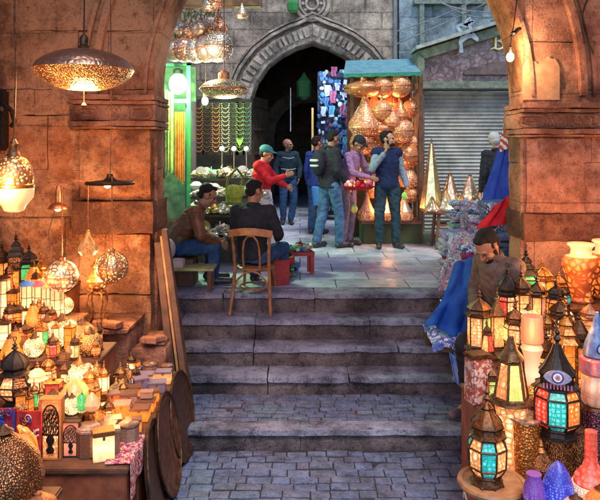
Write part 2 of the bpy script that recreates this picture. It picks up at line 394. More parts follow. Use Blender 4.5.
# arch body as a fan of voussoirs and solid spandrels
poly = [(-2.95, 2.0), (GL, 2.0)] + [(GC + GRAD*cos(a), SPR + GRAD*1.08*sin(a)) for a in [pi - pi*i/32 for i in range(33)]] + [(GR, 2.0), (2.95, 2.0), (2.95, 5.2), (-2.95, 5.2)]
m = MB()
xs = [GC + GRAD*cos(pi - pi*i/32) for i in range(33)]; zs = [SPR + GRAD*1.08*sin(pi*i/32) for i in range(33)]
for i in range(32):
    m.prism([(xs[i], zs[i]), (xs[i+1], zs[i+1]), (xs[i+1], 5.2), (xs[i], 5.2)], GY0, GY1)
def rough(o, amp=.012, sc=5, seed=0):
    for v in o.data.vertices: v.co += noise.noise_vector(v.co*sc + Vector((seed, 0, 0)))*amp + noise.noise_vector(v.co*sc*4)*amp*.35
gm = M_PIER
m.build('arch_crown', gm, gate)
for side, (xa, xb, mt) in enumerate(((-2.95, GL, M_PIER), (GR, 2.95, M_PIER_R))):
    m = MB()   # pier of big courses, each a worn block
    z = -1.0; k = 0
    while z < 5.15:
        h = [.44, .5, .40, .54][(k + side) % 4]; z1 = min(z+h, 5.2)
        if z < SPR < z1: z1 = SPR
        x = xa; kk = 0
        if z >= 2.0 and z < SPR: pass
        while x < xb - .01:
            w = [.78, .62, .9][(k*2+kk) % 3] if (k % 2) else [.5, .85, .7][(kk+k) % 3]
            x1 = x+w if x+w < xb-.25 else xb
            m.rock(x-.001, x1+.001, GY0 + (.0 if (k+kk) % 3 else -.008), GY1, z-.001, z1+.001, .065, .010, .007, k*13+kk+side*100)
            x = x1; kk += 1
        z = z1; k += 1
    m.build('pier', mt, gate, ang=50)
    # projecting pilaster strip, imposts, lower band
    px0, px1 = (-2.06, GL-.0) if side == 0 else (GR, 2.95)
    pil = .10 if side == 0 else .04
    for (za, zb) in (((-.92, .742), (1.04, 1.70)) if side == 0 else ((-.92, .672), (.92, 1.62))):
        m = MB(); q0, q1 = (px0+.05, GL-.004) if side == 0 else (GR+.004, 2.62)
        nb = 3 if zb-za > 1 else 1
        for k in range(nb): m.rock(q0, q1, GY0-pil, GY0+.03, za+(zb-za)*k/nb, za+(zb-za)*(k+1)/nb-.004, .055, .010, .014, k*3+side)
        m.build('pilaster', mt, gate, ang=50)
    m = MB()
    zt = 2.0 if side == 0 else 1.93
    for (za, zb, out) in ((zt-.05, zt, .10), (zt-.09, zt-.05, .07), (zt-.235, zt-.09, .045), (zt-.285, zt-.235, .085), (zt-.31, zt-.285, .06)):
        x = px0-.02; e = px1 + (.05 if side == 0 else 0)
        if side == 1: x = px0-.05
        m.rock(x, e, GY0-out-pil, GY1+.02, za, zb, .05, .007, .008, int(za*100))
    m.build('impost', M_BAND if side == 0 else M_PIER_R, gate, ang=50)
    m = MB()  # carved ovals and roundel in the frieze
    yy = GY0-.05-pil; zc = zt-.163; cxs = -1.68 if side == 0 else 2.36
    for (cx_, rx_) in ((cxs-.24, .13), (cxs, .06), (cxs+.24, .13), (cxs+.24, .05) if side else (cxs, .03), (cxs+.55, .12) if side else (cxs, .035)):
        if side == 0 and abs(cx_-cxs) > .2: rx_ = .11
        if rx_ > .1: pts = [(cx_+sx*rx_, yy, zc+sz*.05) for sx, sz in ((-1,0),(-.9,.7),(-.6,1),(.6,1),(.9,.7),(1,0),(.9,-.7),(.6,-1),(-.6,-1),(-.9,-.7))]
        else: pts = [(cx_+rx_*cos(a), yy, zc+min(rx_,.056)*sin(a)) for a in [2*pi*i/16 for i in range(16)]]
        m.tube(pts, .012, 6, True)
        if rx_ > .1: m.tube([(cx_+(p[0]-cx_)*.6, yy, zc+(p[2]-zc)*.45) for p in pts], .009, 6, True)
    m.build('carving', M_BAND if side == 0 else M_PIER_R, gate)
    m = MB()
    if side == 0: m.rock(-2.06, GL+.03, GY0-.06-pil, GY1+.02, .74, 1.04, .06, .012, .012, 3)
    else: m.rock(GR-.03, 2.95, GY0-.03-pil, GY1+.02, .67, .92, .06, .01, .01, 4)
    m.build('string_course', M_COURSE, gate, ang=50)
    # weathered arris moulding on the reveal
    m = MB(); xj = GL+.012 if side == 0 else GR-.012
    m.tube([(xj, GY0+.02, z*.1) for z in range(-9, 17)], .02, 8); m.build('corner_roll', M_BAND if side == 0 else mt, gate)
for rr, w, out in ((GRAD+.50, .06, .07), (GRAD+.62, .035, .05), (GRAD+.06, .03, .03)):   # raised rings, concentric with the opening
    m = MB()
    for i in range(40):
        a, b = pi*i/40, pi*(i+1)/40
        q = [(GC+rr*cos(a), SPR-.06+rr*1.12*sin(a)), (GC+rr*cos(b), SPR-.06+rr*1.12*sin(b)), (GC+(rr+w)*cos(b), SPR-.06+(rr+w)*1.12*sin(b)), (GC+(rr+w)*cos(a), SPR-.06+(rr+w)*1.12*sin(a))]
        m.prism(q, GY0-out, GY0+.05)
    m.build('archivolt', M_PIER_R, gate, ang=20)
# plaster patch with a wavy top edge, lower right of the arch
m = MB(); x0, x1 = P(523, 0, 6)[0], P(559, 0, 6)[0]
top = [(x0+(x1-x0)*u, Z(100, 6) + .40 + .035*noise.noise(Vector((u*7, 3, 0))) - .07*max(0, 1-abs(u-.42)/.3) - .10*abs(2*u-1)**5) for u in [i/24 for i in range(25)]]
m.prism([(x0, Z(100, 6)), (x1, Z(100, 6))] + list(reversed(top)), GY0-.016, GY0+.02)
m.build('plaster_patch', simple('ochre_plaster', (.46, .24, .12), (.30, .15, .08), 14, .9, bump=.6), gate)
# passage round the camera: side walls, and an unseen vault sized to hold back skylight
m = MB()
for s_ in (-1, 1): m.box(min(s_*2.95, s_*3.4), max(s_*2.95, s_*3.4), -1.5, 6.4, -1, 3.0)
m.build('passage_side', M_PIER, None)['kind'] = 'structure'
m = MB()
for i in range(16):
    a, b = pi*i/16, pi*(i+1)/16
    m.prism([(3.4*cos(a), 3+2.0*sin(a)), (3.4*cos(b), 3+2.0*sin(b)), (2.95*cos(b), 3+1.6*sin(b)), (2.95*cos(a), 3+1.6*sin(a))], 3.0, 5.99)
m.build('sky_block_vault', M_PIER, None)['kind'] = 'structure'

# ---- far building with the big pointed doorway
FD = 14.2; cx = X(313, FD); hw = 65/F*FD; zs_ = 2.25; apex = Z(43, FD)
PROF = [(65, 130), (64.5, 115), (62, 99), (56, 82), (45, 66), (31, 55), (16, 47.5), (0, 42)]
def pointed(w, ap, n=14, spr=zs_):
    """left then right side of the doorway outline, from springing to apex"""
    off = w - hw; pts = [Vector((-a/F*FD, Z(b, FD))) for a, b in PROF]
    L = []
    for j in range(n+1):
        t = j/n*(len(pts)-1); i = min(int(t), len(pts)-2); f = t-i
        p = pts[i].lerp(pts[i+1], f); d = (pts[min(i+2, len(pts)-1)]-pts[i-1 if i else 0]); d.normalize()
        q = p + Vector((-d.y, d.x))*off
        if j == n: q = Vector((0, pts[-1].y + off*1.12))
        L.append((cx+min(q.x, 0), q.y))
    return L
A = pointed(hw, apex); full = A + [(2*cx-x, z) for x, z in reversed(A[:-1])]
fb = thing('stone_building', 'old grey stone building with a tall pointed doorway at the far end', 'building')
m = MB(); TOP = 9.0; xl, xr = -6, X(398, FD)
m.prism([(xl, 0), (cx-hw, 0), (cx-hw, TOP), (xl, TOP)], FD, FD+.6); m.prism([(cx+hw, 0), (xr, 0), (xr, TOP), (cx+hw, TOP)], FD, FD+.6)
for i in range(len(full)-1): m.prism([full[i], full[i+1], (full[i+1][0], TOP), (full[i][0], TOP)], FD, FD+.6)
for i in (0, 1):
    xx = cx-hw if i == 0 else cx+hw
m.build('wall', M_FAR, fb)
m = MB()
def ringof(w0, w1, y0, y1, jit=0):
    a = pointed(w0, apex+(w0-hw)*1.15); b = pointed(w1, apex+(w1-hw)*1.15)
    a = a+[(2*cx-x, z) for x, z in reversed(a[:-1])]; b = b+[(2*cx-x, z) for x, z in reversed(b[:-1])]
    for i in range(len(a)-1): m.prism([a[i], a[i+1], b[i+1], b[i]], y0, y1)
for q_ in ((hw+.02, hw+.36, FD-.05, FD+.1), (hw+.44, hw+.50, FD-.13, FD+.05), (hw+.54, hw+.58, FD-.08, FD+.05)):
    m = MB(); ringof(*q_); m.build('archivolt', M_FARARCH, fb, ang=20)
m = MB()   # row of carved cusps round the arch
a = pointed(hw+.12, apex+.14, 22); b = pointed(hw+.33, apex+.38, 22)
a = a+[(2*cx-x, z) for x, z in reversed(a[:-1])]; b = b+[(2*cx-x, z) for x, z in reversed(b[:-1])]
for i in range(len(a)-1):
    p, q = Vector(a[i]), Vector(b[i]); p2, q2 = Vector(a[i+1]), Vector(b[i+1])
    u = p.lerp(p2, .62); v_ = q.lerp(q2, .62)
    m.prism([tuple(p), tuple(u), tuple(v_), tuple(q)], FD-.12, FD)
m.build('cusp_carving', M_FARARCH, fb, ang=20)
m = MB(); c0 = (X(312, FD), FD-.05, Z(4, FD))
for r_, t_ in ((.36, .045), (.27, .03), (.13, .03)): m.tube([(c0[0]+r_*cos(q), FD-.03, c0[2]+r_*sin(q)) for q in [2*pi*i/28 for i in range(28)]], t_, 8, True)
for i in range(8): m.ball((c0[0]+.2*cos(i*pi/4), FD-.02, c0[2]+.2*sin(i*pi/4)), .04, .03, .04, 8, 6)
m.build('roundel', M_FARARCH, fb)
m = MB(); m.tube([(X(395, FD), FD-.06, z*.5) for z in range(0, 18)], .05, 8); m.build('drainpipe', simple('pipe_grey', (.2,.2,.2), (.1,.1,.1), 8, .6), fb)
# passage beyond the doorway
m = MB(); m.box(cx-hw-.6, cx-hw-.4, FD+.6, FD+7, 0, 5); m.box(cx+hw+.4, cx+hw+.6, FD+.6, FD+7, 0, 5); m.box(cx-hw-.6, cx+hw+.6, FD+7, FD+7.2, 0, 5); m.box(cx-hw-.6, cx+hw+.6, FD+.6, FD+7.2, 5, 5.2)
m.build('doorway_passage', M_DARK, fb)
m = MB(); m.box(X(247, FD), X(251, FD), FD-.1, FD, 0, 2.25); m.build('jamb', M_FARARCH, fb)
m = MB(); m.cbox((cx-hw+.18, FD+1.2, 1.35), .08, 1.1, 2.7, -.25)
for q_ in range(5): m.cbox((cx-hw+.24, FD+1.15, .3+q_*.55), .04, 1.0, .06, -.25)
m.build('door', simple('old_door_wood', (.09, .05, .03), (.03, .018, .012), 7, .8, 0, .8), fb)
m = MB(); [m.prism([(cx+1.0*cos(R(18*i)), 1.9+.9*sin(R(18*i))), (cx+1.0*cos(R(18*i+18)), 1.9+.9*sin(R(18*i+18))), (cx+1.35*cos(R(18*i+18)), 1.9+1.3*sin(R(18*i+18))), (cx+1.35*cos(R(18*i)), 1.9+1.3*sin(R(18*i)))], FD+4, FD+4.4) for i in range(10)]; m.box(cx-1.4, cx-1.0, FD+4, FD+4.4, 0, 1.9); m.box(cx+1.0, cx+1.4, FD+4, FD+4.4, 0, 1.9)
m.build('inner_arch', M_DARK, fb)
# blue-grey building to the right, behind the shop
m = MB(); m.box(X(398, FD)+.005, 7, FD-.15, FD+.6, 0, 9)
bw = thing('plaster_building', 'blue grey plastered wall behind the shuttered shop', 'building')
m.build('wall', M_BLUEW, bw)
m = MB()
for i in range(3): m.box(X(428, 13)+i*.9, X(428, 13)+i*.9+.1, 13.9, 14.04, 3.6, 5.6)
m.box(X(422, 13), X(500, 13), 13.88, 14.04, 3.55, 3.66); m.box(X(422, 13), X(500, 13), 13.88, 14.04, 4.6, 4.68)
m.build('window_frame', simple('grey_green_paint', (.18, .22, .18), (.08, .09, .08), 12), bw)
# buildings closing the street on both sides, beyond the gate
m = MB(); m.box(-6.4, -6, 6.5, 20, 0, 9); m.box(6, 6.4, 6.5, 20, 0, 9)
m.box(-6, -2.6, 10.6, 10.9, 0, 7); 
o = m.build('side_buildings', M_FAR, None); tag(o, kind='structure')
# ================================================================ SHARED MATERIALS
BRASS = simple('aged_brass', (.48, .23, .075), (.13, .055, .02), 30, .36, .9, .5, .003)
DBRASS = simple('dark_brass', (.15, .075, .035), (.03, .016, .010), 30, .45, .8, .5, .003)
COPPER = simple('copper', (.70, .32, .16), (.25, .09, .045), 24, .34, .9, .6, .004)
BLACKM = simple('blackened_iron', (.035, .028, .026), (.012, .010, .010), 30, .45, .6, .4)
SILVER = simple('tarnished_silver', (.6, .55, .5), (.25, .22, .2), 26, .3, .9, .4)
WOOD = simple('dark_wood', (.13, .055, .028), (.05, .022, .012), 9, .6, 0, .5)
REDWOOD = simple('red_brown_wood', (.26, .075, .035), (.11, .03, .016), 8, .5, 0, .5)
CHAIRW = simple('varnished_wood', (.34, .14, .05), (.16, .06, .022), 12, .38, 0, .2)
CORD = simple('cord', (.16, .08, .05), (.07, .04, .03), 40, .8)
GREENP = simple('green_paint', (.09, .13, .08), (.035, .05, .035), 14, .7, 0, .6)
G_WARM = glow('lit_cream_glass', (1, .42, .13), 2.9, (.9, .15, .03), 16)
G_WHITE = glow('lit_white_glass', (1, .62, .30), 3.6, (1, .34, .10), 9)
G_AMBER = glow('lit_amber_glass', (1, .27, .035), 2.4, (.7, .09, .01), 14)
G_RED = glow('lit_red_glass', (1, .07, .03), 1.9500000000000002, (.5, .015, .01), 14, dots=22)
G_REDP = glow('lit_red_paper', (1, .10, .05), 1.7, (.9, .03, .015), 5)
G_TEAL = glow('lit_teal_glass', (.03, .50, .45), 1.4249999999999998, (.01, .20, .22), 14, dots=22)
G_GREEN = glow('lit_green_glass', (.10, .62, .16), 1.5, (.03, .28, .06), 16)
G_LIME = glow('lit_lime_glass', (.75, .85, .20), 1.5, (.30, .50, .08), 16, dots=26)
G_BLUE = glow('lit_blue_glass', (.08, .25, .9), .9, (.02, .06, .4), 16)
G_CREAMD = glow('lit_dotted_cream_glass', (1, .42, .14), 2.3, (.9, .18, .04), 16, dots=20)
G_ORANGED = glow('lit_dotted_orange_glass', (1, .24, .04), 2.1, (.75, .08, .012), 16, dots=22)
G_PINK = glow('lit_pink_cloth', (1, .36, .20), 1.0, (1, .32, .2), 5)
P_BRASS = pierced('pierced_brass', (.60, .28, .10), (1, .50, .14), 3.6, 22, .26)
P_FINE = pierced('fine_pierced_brass', (.55, .26, .10), (1, .62, .24), 4.5, 44, .30)
P_DARK = pierced('dark_pierced_brass', (.24, .10, .045), (1, .40, .10), 1.5, 34, .24)
P_LACE = pierced('filigree_brass', (.5, .26, .11), (1, .70, .32), 5, 14, .07, feature='DISTANCE_TO_EDGE')
P_LACE.node_tree.nodes['Principled BSDF'].inputs['Metallic'].default_value = .6
FROST = glow('frosted_dome_glass', (1, .62, .30), 2.4, (1, .36, .12), 6, hot=False)
FROST2 = glow('frosted_dome_glass_dim', (1, .55, .25), .9, (.8, .28, .09), 8, hot=False)

def ring(mb, c, r, t=.006, n=16, ax='X'):
    mb.tube([(c[0]+(r*cos(a) if ax != 'X' else 0), c[1]+(r*cos(a) if ax == 'X' else (r*sin(a) if ax == 'Z' else 0)), c[2]+(r*sin(a) if ax != 'Z' else 0)) for a in [2*pi*i/n for i in range(n)]], t, 6, True)

def lantern(name, label, loc, sc, prof, cols, n=6, metal=DBRASS, dome=None, domemat=None, belts=2, rz=0, group=None, legs=True, ringtop=True, finial=.16, gridv=0, cat='lantern', bar=.011, base_h=.09, w=None):
    """many-sided metal lantern. prof: (radius, z) corners of the glazed body; cols: glass material for each side in turn"""
    t = thing(name, label, cat, loc, rz, group, sc)
    r0, z0 = prof[0]; r1, z1 = prof[-1]; ph = pi/n
    m = MB()
    m.lathe([(r0*1.22, 0), (r0*1.22, .018), (r0*1.05, .03), (r0*.98, z0-.03), (r0*1.1, z0-.012), (r0*1.06, z0)], n, ph=ph)
    if legs:
        for i in range(n):
            a = 2*pi*i/n+ph; m.ball((r0*1.16*cos(a), r0*1.16*sin(a), -.001), .018, n=8, m=6)
    m.build('base', metal, t, ang=25)
    m = MB()
    for i in range(n):
        a = 2*pi*i/n+ph
        m.tube([(r*cos(a), r*sin(a), z) for r, z in prof], bar, 5)
    for j, (r, z) in enumerate(prof):
        if j == 0 or j == len(prof)-1 or belts > 1:
            m.tube([(r*cos(2*pi*i/n+ph), r*sin(2*pi*i/n+ph), z) for i in range(n)], bar*1.15, 5, True)
    for g in range(gridv):
        zz = z0 + (z1-z0)*(g+1)/(gridv+1)
        for (ra, za), (rb, zb) in zip(prof, prof[1:]):
            if za <= zz <= zb: rr = ra+(rb-ra)*(zz-za)/(zb-za); break
        m.tube([(rr*cos(2*pi*i/n+ph), rr*sin(2*pi*i/n+ph), zz) for i in range(n)], bar*.6, 4, True)
    m.build('frame', metal, t, ang=25)
    for i in range(n):
        a, b = 2*pi*i/n+ph, 2*pi*(i+1)/n+ph; q = MB()
        vs = []; k = .985
        for r, z in prof: vs += [(r*k*cos(a), r*k*sin(a), z), (r*k*cos(b), r*k*sin(b), z)]
        q.add(vs, [(2*j, 2*j+1, 2*j+3, 2*j+2) for j in range(len(prof)-1)])
        q.build('glass_panel', cols[i % len(cols)], t, ang=10)
    m = MB(); D = dome or [(1.25, 0), (1.3, .02), (.95, .05), (.9, .09), (1.05, .12), (.75, .19), (.3, .24), (.16, .27)]
    dz = z1; m.lathe([(r1*r, dz+z) for r, z in D], n if n > 4 else 4, ph=ph)
    for i in range(n):
        a = 2*pi*i/n+ph; m.tube([(r1*r*cos(a)*1.01, r1*r*sin(a)*1.01, dz+z) for r, z in D[1:]], bar*.7, 4)
    m.build('dome', domemat or metal, t, ang=30)
    zt = z1 + D[-1][1]; m = MB(); f = finial
    m.lathe([(.03, zt-.01), (.018, zt+.10*f), (.05, zt+.28*f), (.018, zt+.46*f), (.034, zt+.62*f), (.012, zt+.75*f), (.004, zt+f)], 10)
    m.build('finial', metal, t)
    if ringtop:
        m = MB(); ring(m, (0, 0, zt+f+.03), .035, .007); m.build('hanging_ring', metal, t)
    return t
BODY = {'barrel': [(.16, .10), (.22, .20), (.22, .46), (.17, .54)], 'straight': [(.17, .09), (.17, .55)], 'taper': [(.22, .10), (.13, .56)],
        'flare': [(.12, .10), (.21, .54)], 'box': [(.19, .06), (.19, .66)], 'onion': [(.11, .10), (.22, .22), (.24, .34), (.17, .5)]}

def lathe_lamp(name, label, loc, sc, parts, cat='lamp', rz=0, group=None, n=28):
    """parts: (part name, material, profile [(r,z)..])"""
    t = thing(name, label, cat, loc, rz, group, sc)
    for nm, mt, pr in parts:
        m = MB(); m.lathe(pr, n if len(pr) > 2 else n); m.build(nm, mt, t)
    return t
def sph(r, z, a0=-80, a1=80, n=12, ry=1):
    return [(r*cos(R(a0+(a1-a0)*i/n)), z+ry*r*sin(R(a0+(a1-a0)*i/n))) for i in range(n+1)]

def box_casket(label, loc, sc, rz, lidmat, sidemat, w=1.0, d=.7, h=.6, glowm=None, oct_=False, group='inlaid boxes on the table'):
    t = thing('trinket_box', label, 'box', loc, rz, group, sc)
    m = MB()
    if oct_: m.lathe([(w/2, 0), (w/2, h)], 8, ph=pi/8)
    else: m.box(-w/2, w/2, -d/2, d/2, 0, h)
    m.build('body', sidemat, t, bevel=.02)
    m = MB()
    if oct_: m.lathe([(w/2*1.06, h+.004), (w/2*1.06, h+.10), (w/2*.9, h+.15)], 8, ph=pi/8)
    else: m.box(-w/2-.025, w/2+.025, -d/2-.025, d/2+.025, h+.004, h+.12)
    m.build('lid', lidmat, t, bevel=.02)
    if not oct_:
        m = MB(); m.box(-.06, .06, -d/2-.05, -d/2-.026, h-.08, h+.05); m.build('clasp', BRASS, t, bevel=.006)
    return t
def inlay(name, a, b, c, s=40):
    if name in MATS: return MATS[name]
    t = NT(name); ch = t.n('TexChecker'); t.l(t.vec, ch.inputs[0]); ch.inputs['Scale'].default_value = s*.35
    v = t.vor(s*.4, rnd=.25); st = t.ramp(v, [(.0, c), (.22, a), (.42, b), (.6, a)], 'CONSTANT')
    col = t.mix(.35, st, t.mix(ch.outputs[1], a, b)); t.base(col); t.props(.3, 0, .5); MATS[name] = t.m; return t.m
IN_LIGHT = inlay('pearl_inlay_light', (.34, .20, .14), (.12, .05, .03), (.62, .50, .42))
IN_DARK = inlay('pearl_inlay_dark', (.18, .08, .045), (.06, .025, .018), (.5, .38, .3), 50)
IN_BLUE = inlay('pearl_inlay_violet', (.20, .16, .22), (.07, .045, .08), (.55, .5, .55), 46)

def cloth_pat(name, cols, scale=9, rough=.9, stripes=None):
    """printed or woven textile"""
    if name in MATS: return MATS[name]
    t = NT(name); v = t.n('TexVoronoi'); t.l(t.vec, v.inputs[0]); v.inputs['Scale'].default_value = scale
    nn = t.noise(scale*.8, 3, .5, dist=1.5)
    st = [(i/len(cols)*.6+.2, c) for i, c in enumerate(cols)]
    c = t.ramp(nn, st, 'CONSTANT'); c2 = t.ramp(v.outputs[1], [(i/len(cols), c) for i, c in enumerate(cols)], 'CONSTANT')
    c = t.mix(t.ramp(v.outputs[0], [(.25, 1.0), (.32, 0.0)]), c, c2)
    if stripes:
        w = t.n('TexWave'); t.l(t.vec, w.inputs[0]); w.inputs['Scale'].default_value = stripes; w.bands_direction = 'Z'
        c = t.mix(t.ramp(w.outputs[1], [(.5, 0.0), (.55, .8)]), c, cols[0])
    t.base(c); t.props(rough, 0, .2); t.bump(t.noise(90, 3), .4, .002); MATS[name] = t.m; return t.m
def fabric(name, c, c2=None, sc=25): return simple(name, c, c2, sc, .92, 0, .5, .003, .2)

# ================================================================ PEOPLE
SKIN = simple('brown_skin', (.30, .145, .085), (.22, .10, .06), 14, .5, 0, .1)
SKIN2 = simple('tan_skin', (.42, .22, .14), (.32, .16, .10), 14, .5, 0, .1)
HAIR = simple('black_hair', (.006, .005, .006), (.016, .012, .012), 60, .7, 0, 1, .01, .2)
GREYHAIR = simple('white_hair', (.42, .40, .39), (.35, .34, .33), 50, .7, 0, .8)
SHOE = simple('dark_shoe', (.02, .018, .02), (.05, .04, .04), 20, .4)
SOLE = simple('pale_sole', (.5, .48, .45), (.3, .28, .26), 20, .7)
def remeshed(mb, name, mat, parent, voxel, smooth=3, amp=0, seed=0, decim=0):
    me = bpy.data.meshes.new(name); me.from_pydata(mb.v, [], mb.f)
    o = bpy.data.objects.new('tmp_shape', me); COL.objects.link(o)
    r = o.modifiers.new('r', 'REMESH'); r.mode = 'VOXEL'; r.voxel_size = voxel; r.use_smooth_shade = True
    if smooth: s_ = o.modifiers.new('s', 'SMOOTH'); s_.iterations = smooth; s_.factor = .5
    dg = bpy.context.evaluated_depsgraph_get(); dg.update()
    nm = bpy.data.meshes.new_from_object(o.evaluated_get(dg)); bpy.data.objects.remove(o); bpy.data.meshes.remove(me)
    if amp:
        nm.update(); nr = [v.normal.copy() for v in nm.vertices]
        for v, n_ in zip(nm.vertices, nr):
            q = v.co*Vector((1, 1, .55)) if True else v.co
            a = noise.noise(q*7 + Vector((seed, 0, 0))); b = 1-2.6*abs(noise.noise(Vector((v.co.x*9, v.co.y*9, v.co.z*15+v.co.x*6)) + Vector((0, seed, 0))))
            v.co += n_*(a*amp + b*amp*.55)
    nm.name = name; nm.materials.clear(); nm.materials.append(mat)
    for p in nm.polygons: p.use_smooth = True; p.material_index = 0
    q = bpy.data.objects.new(name, nm); COL.objects.link(q); q.parent = parent
    return q
def limb(mb, pts, rs, n=12):
    """tapered limb with rounded ends through pts"""
    pts = [Vector(p) for p in pts]
    for a, b, ra, rb in zip(pts, pts[1:], rs, rs[1:]):
        L = (b-a).length; d = (b-a).normalized(); P_ = []; Q = []
        for k in range(5): t = k/4*pi/2; P_.append(a - d*ra*cos(t)); Q.append(ra*sin(t))
        for k in range(1, 4): P_.append(a.lerp(b, k/4)); Q.append(ra+(rb-ra)*k/4)
        for k in range(5): t = k/4*pi/2; P_.append(b + d*rb*sin(t)); Q.append(rb*cos(t))
        mb.tube(P_, [max(q, .002) for q in Q], n)
def trunk(mb, pts, rx, ry, side, n=18):
    """elliptical torso along pts; side = the body's sideways direction"""
    pts = [Vector(p) for p in pts]; side = Vector(side).normalized(); vs = []; fs = []
    for i, p in enumerate(pts):
        d = (pts[min(i+1, len(pts)-1)] - pts[max(i-1, 0)]).normalized(); s_ = (side - d*side.dot(d)).normalized(); w = d.cross(s_)
        for k in range(n):
            a = 2*pi*k/n; vs.append(p + s_*cos(a)*rx[i] + w*sin(a)*ry[i])
    for i in range(len(pts)-1):
        for k in range(n): fs.append((i*n+k, i*n+(k+1)%n, (i+1)*n+(k+1)%n, (i+1)*n+k))
    fs.append(tuple(reversed(range(n)))); fs.append(tuple((len(pts)-1)*n+k for k in range(n))); mb.add(vs, fs)
STAND = dict(pelvis=(0,0,.95), waist=(0,0,1.08), chest=(0,0,1.30), neck=(0,.01,1.47), head=(0,-.02,1.63),
    shR=(-.155,.01,1.425), shL=(.155,.01,1.425), elR=(-.205,.03,1.15), elL=(.205,.03,1.15), wrR=(-.215,-.05,.90), wrL=(.215,-.05,.90),
    hiR=(-.09,0,.93), hiL=(.09,0,.93), knR=(-.10,-.02,.50), knL=(.10,-.02,.50), anR=(-.10,.03,.09), anL=(.10,.03,.09), toR=(-.12,-.13,.035), toL=(.12,-.13,.035))
def person(label, loc, rz, pose=None, sc=1.0, skin=SKIN, hair=HAIR, hairstyle='short', top=None, topname='jacket', trousers=None, shoes=SHOE, look=(0,-1,0), headup=None,
           vest=None, bulk=1.0, coat=0, longsleeve=True, voxel=.008, finger=None, group=None, belly=1.0, beard=False, cwrinkle=.009, skirt=None):
    J = {k: Vector(v) for k, v in dict(STAND, **(pose or {})).items()}
    t = thing('person', label, 'person', loc, rz, group, sc)
    side = (J['shL']-J['shR']).normalized(); b = MB(); bulk *= .90
    # head frame
    f = Vector(look).normalized(); up = Vector(headup) if headup else (J['head']-J['neck']).normalized()
    up = (up - f*up.dot(f)); up = up.normalized() if up.length > .01 else Vector((0,0,1)); hs = up.cross(f).normalized()
    H = Matrix((hs, -f, up)).transposed()  # local x sideways, -y forward, z up
    hc = J['head']
    def hp(x, y, z): return hc + H @ Vector((x, y, z))
    b.ball(hp(0, .01, .03), .078, .097, .092, 18, 12, H); b.ball(hp(0, -.022, -.045), .058, .068, .07, 16, 10, H)
    b.ball(hp(0, -.06, -.085), .03, .028, .025, 10, 8, H)                    # chin
    b.ball(hp(0, -.072, .022), .05, .028, .018, 12, 8, H)                    # brow
    b.tube([hp(0, -.088, .012), hp(0, -.104, -.012), hp(0, -.114, -.030), hp(0, -.092, -.040)], [.010, .012, .017, .011], 8)
    b.ball(hp(0, -.088, -.063), .024, .013, .007, 10, 6, H); b.ball(hp(0, -.086, -.073), .02, .012, .006, 10, 6, H)  # lips
    for s_ in (-1, 1):
        b.ball(hp(s_*.078, .012, -.005), .010, .022, .032, 10, 8, H); b.ball(hp(s_*.042, -.066, -.028), .024, .02, .022, 10, 8, H)
    limb(b, [J['neck']+Vector((0,0,-.05)), hc+H @ Vector((0, .015, -.05))], [.058, .052])
    trunk(b, [J['pelvis']-Vector((0,0,.06)), J['pelvis'], J['waist'], J['chest'], J['neck']-(J['neck']-J['chest'])*.2, J['neck']], [.15, .155, .135*belly, .165, .12, .05], [.10, .105, .095*belly, .115, .085, .05], side)
    for s_ in 'RL':
        sh, el, wr = J['sh'+s_], J['el'+s_], J['wr'+s_]
        limb(b, [sh, el, wr], [.053, .042, .029]); limb(b, [J['chest']+(J['neck']-J['chest'])*.45, sh], [.07, .055])
        hi, kn, an, to = J['hi'+s_], J['kn'+s_], J['an'+s_], J['to'+s_]
        limb(b, [hi, kn, an], [.085, .058, .042]); limb(b, [an-Vector((0,0,.03)), to], [.042, .032])
        # hand: palm, four unequal curled fingers, thumb from the side of the palm
        d = (wr-el).normalized(); fo = Vector((0,-1,0)) if abs(d.y) < .8 else Vector((0,0,1))
        if finger and s_ in finger: d = Vector(finger[s_]).normalized()
        pal = (fo - d*fo.dot(d)).normalized(); acr = d.cross(pal).normalized()
        pc = wr + d*.05; M3 = Matrix((pal, acr, d)).transposed()
        b.ball(pc, .038, .016, .048, 12, 8, M3)
        for k, (o_, L) in enumerate(((-.028, .062), (-.009, .075), (.010, .07), (.027, .055))):
            p0 = pc + pal*o_ + d*.035; c_ = acr*(-.012 if s_ == 'R' else .012)
            limb(b, [p0, p0+d*L*.5+c_*.5, p0+d*L*.85+c_*1.9], [.0105, .0095, .008], 8)
        th = pc + pal*(.034) - d*.015
        limb(b, [th-pal*.01, th+pal*.022+d*.022, th+pal*.02+d*.052], [.013, .011, .009], 8)
    remeshed(b, 'body', skin, t, voxel*.85, 2)
    # eyes, brows
    e = MB()
    for s_ in (-1, 1): e.ball(hp(s_*.030, -.0845, .004), .0125, .008, .0075, 10, 8, H)
    e.build('eyes', simple('eye_dark', (.015,.01,.01), (.03,.02,.02), 5, .2, 0, 0), t)
    # hair
    h = MB()
    if hairstyle == 'short':
        h.ball(hp(0, .032, .056), .081, .089, .082, 20, 14, H); h.ball(hp(0, .062, .005), .068, .056, .066, 16, 10, H)
        h.ball(hp(0, -.022, .103), .055, .052, .026, 14, 8, H); h.ball(hp(.02, -.045, .105), .03, .03, .02, 10, 6, H)
        for s_ in (-1, 1): h.ball(hp(s_*.073, -.006, .022), .010, .016, .026, 8, 6, H)
        remeshed(h, 'hair', hair, t, .0065, 1, .007, len(label) % 50)
    elif hairstyle == 'stubble':
        h.ball(hp(0, .02, .04), .082, .096, .085, 20, 14, H); remeshed(h, 'hair', hair, t, .009, 2)
    elif hairstyle == 'scarf':
        h.ball(hp(0, .022, .045), .088, .102, .096, 20, 14, H); limb(h, [hp(0, .05, -.02), hp(0, .045, -.12)], [.075, .07]); remeshed(h, 'headscarf', hair, t, .01, 3, .006, 3)
    elif hairstyle == 'cap':
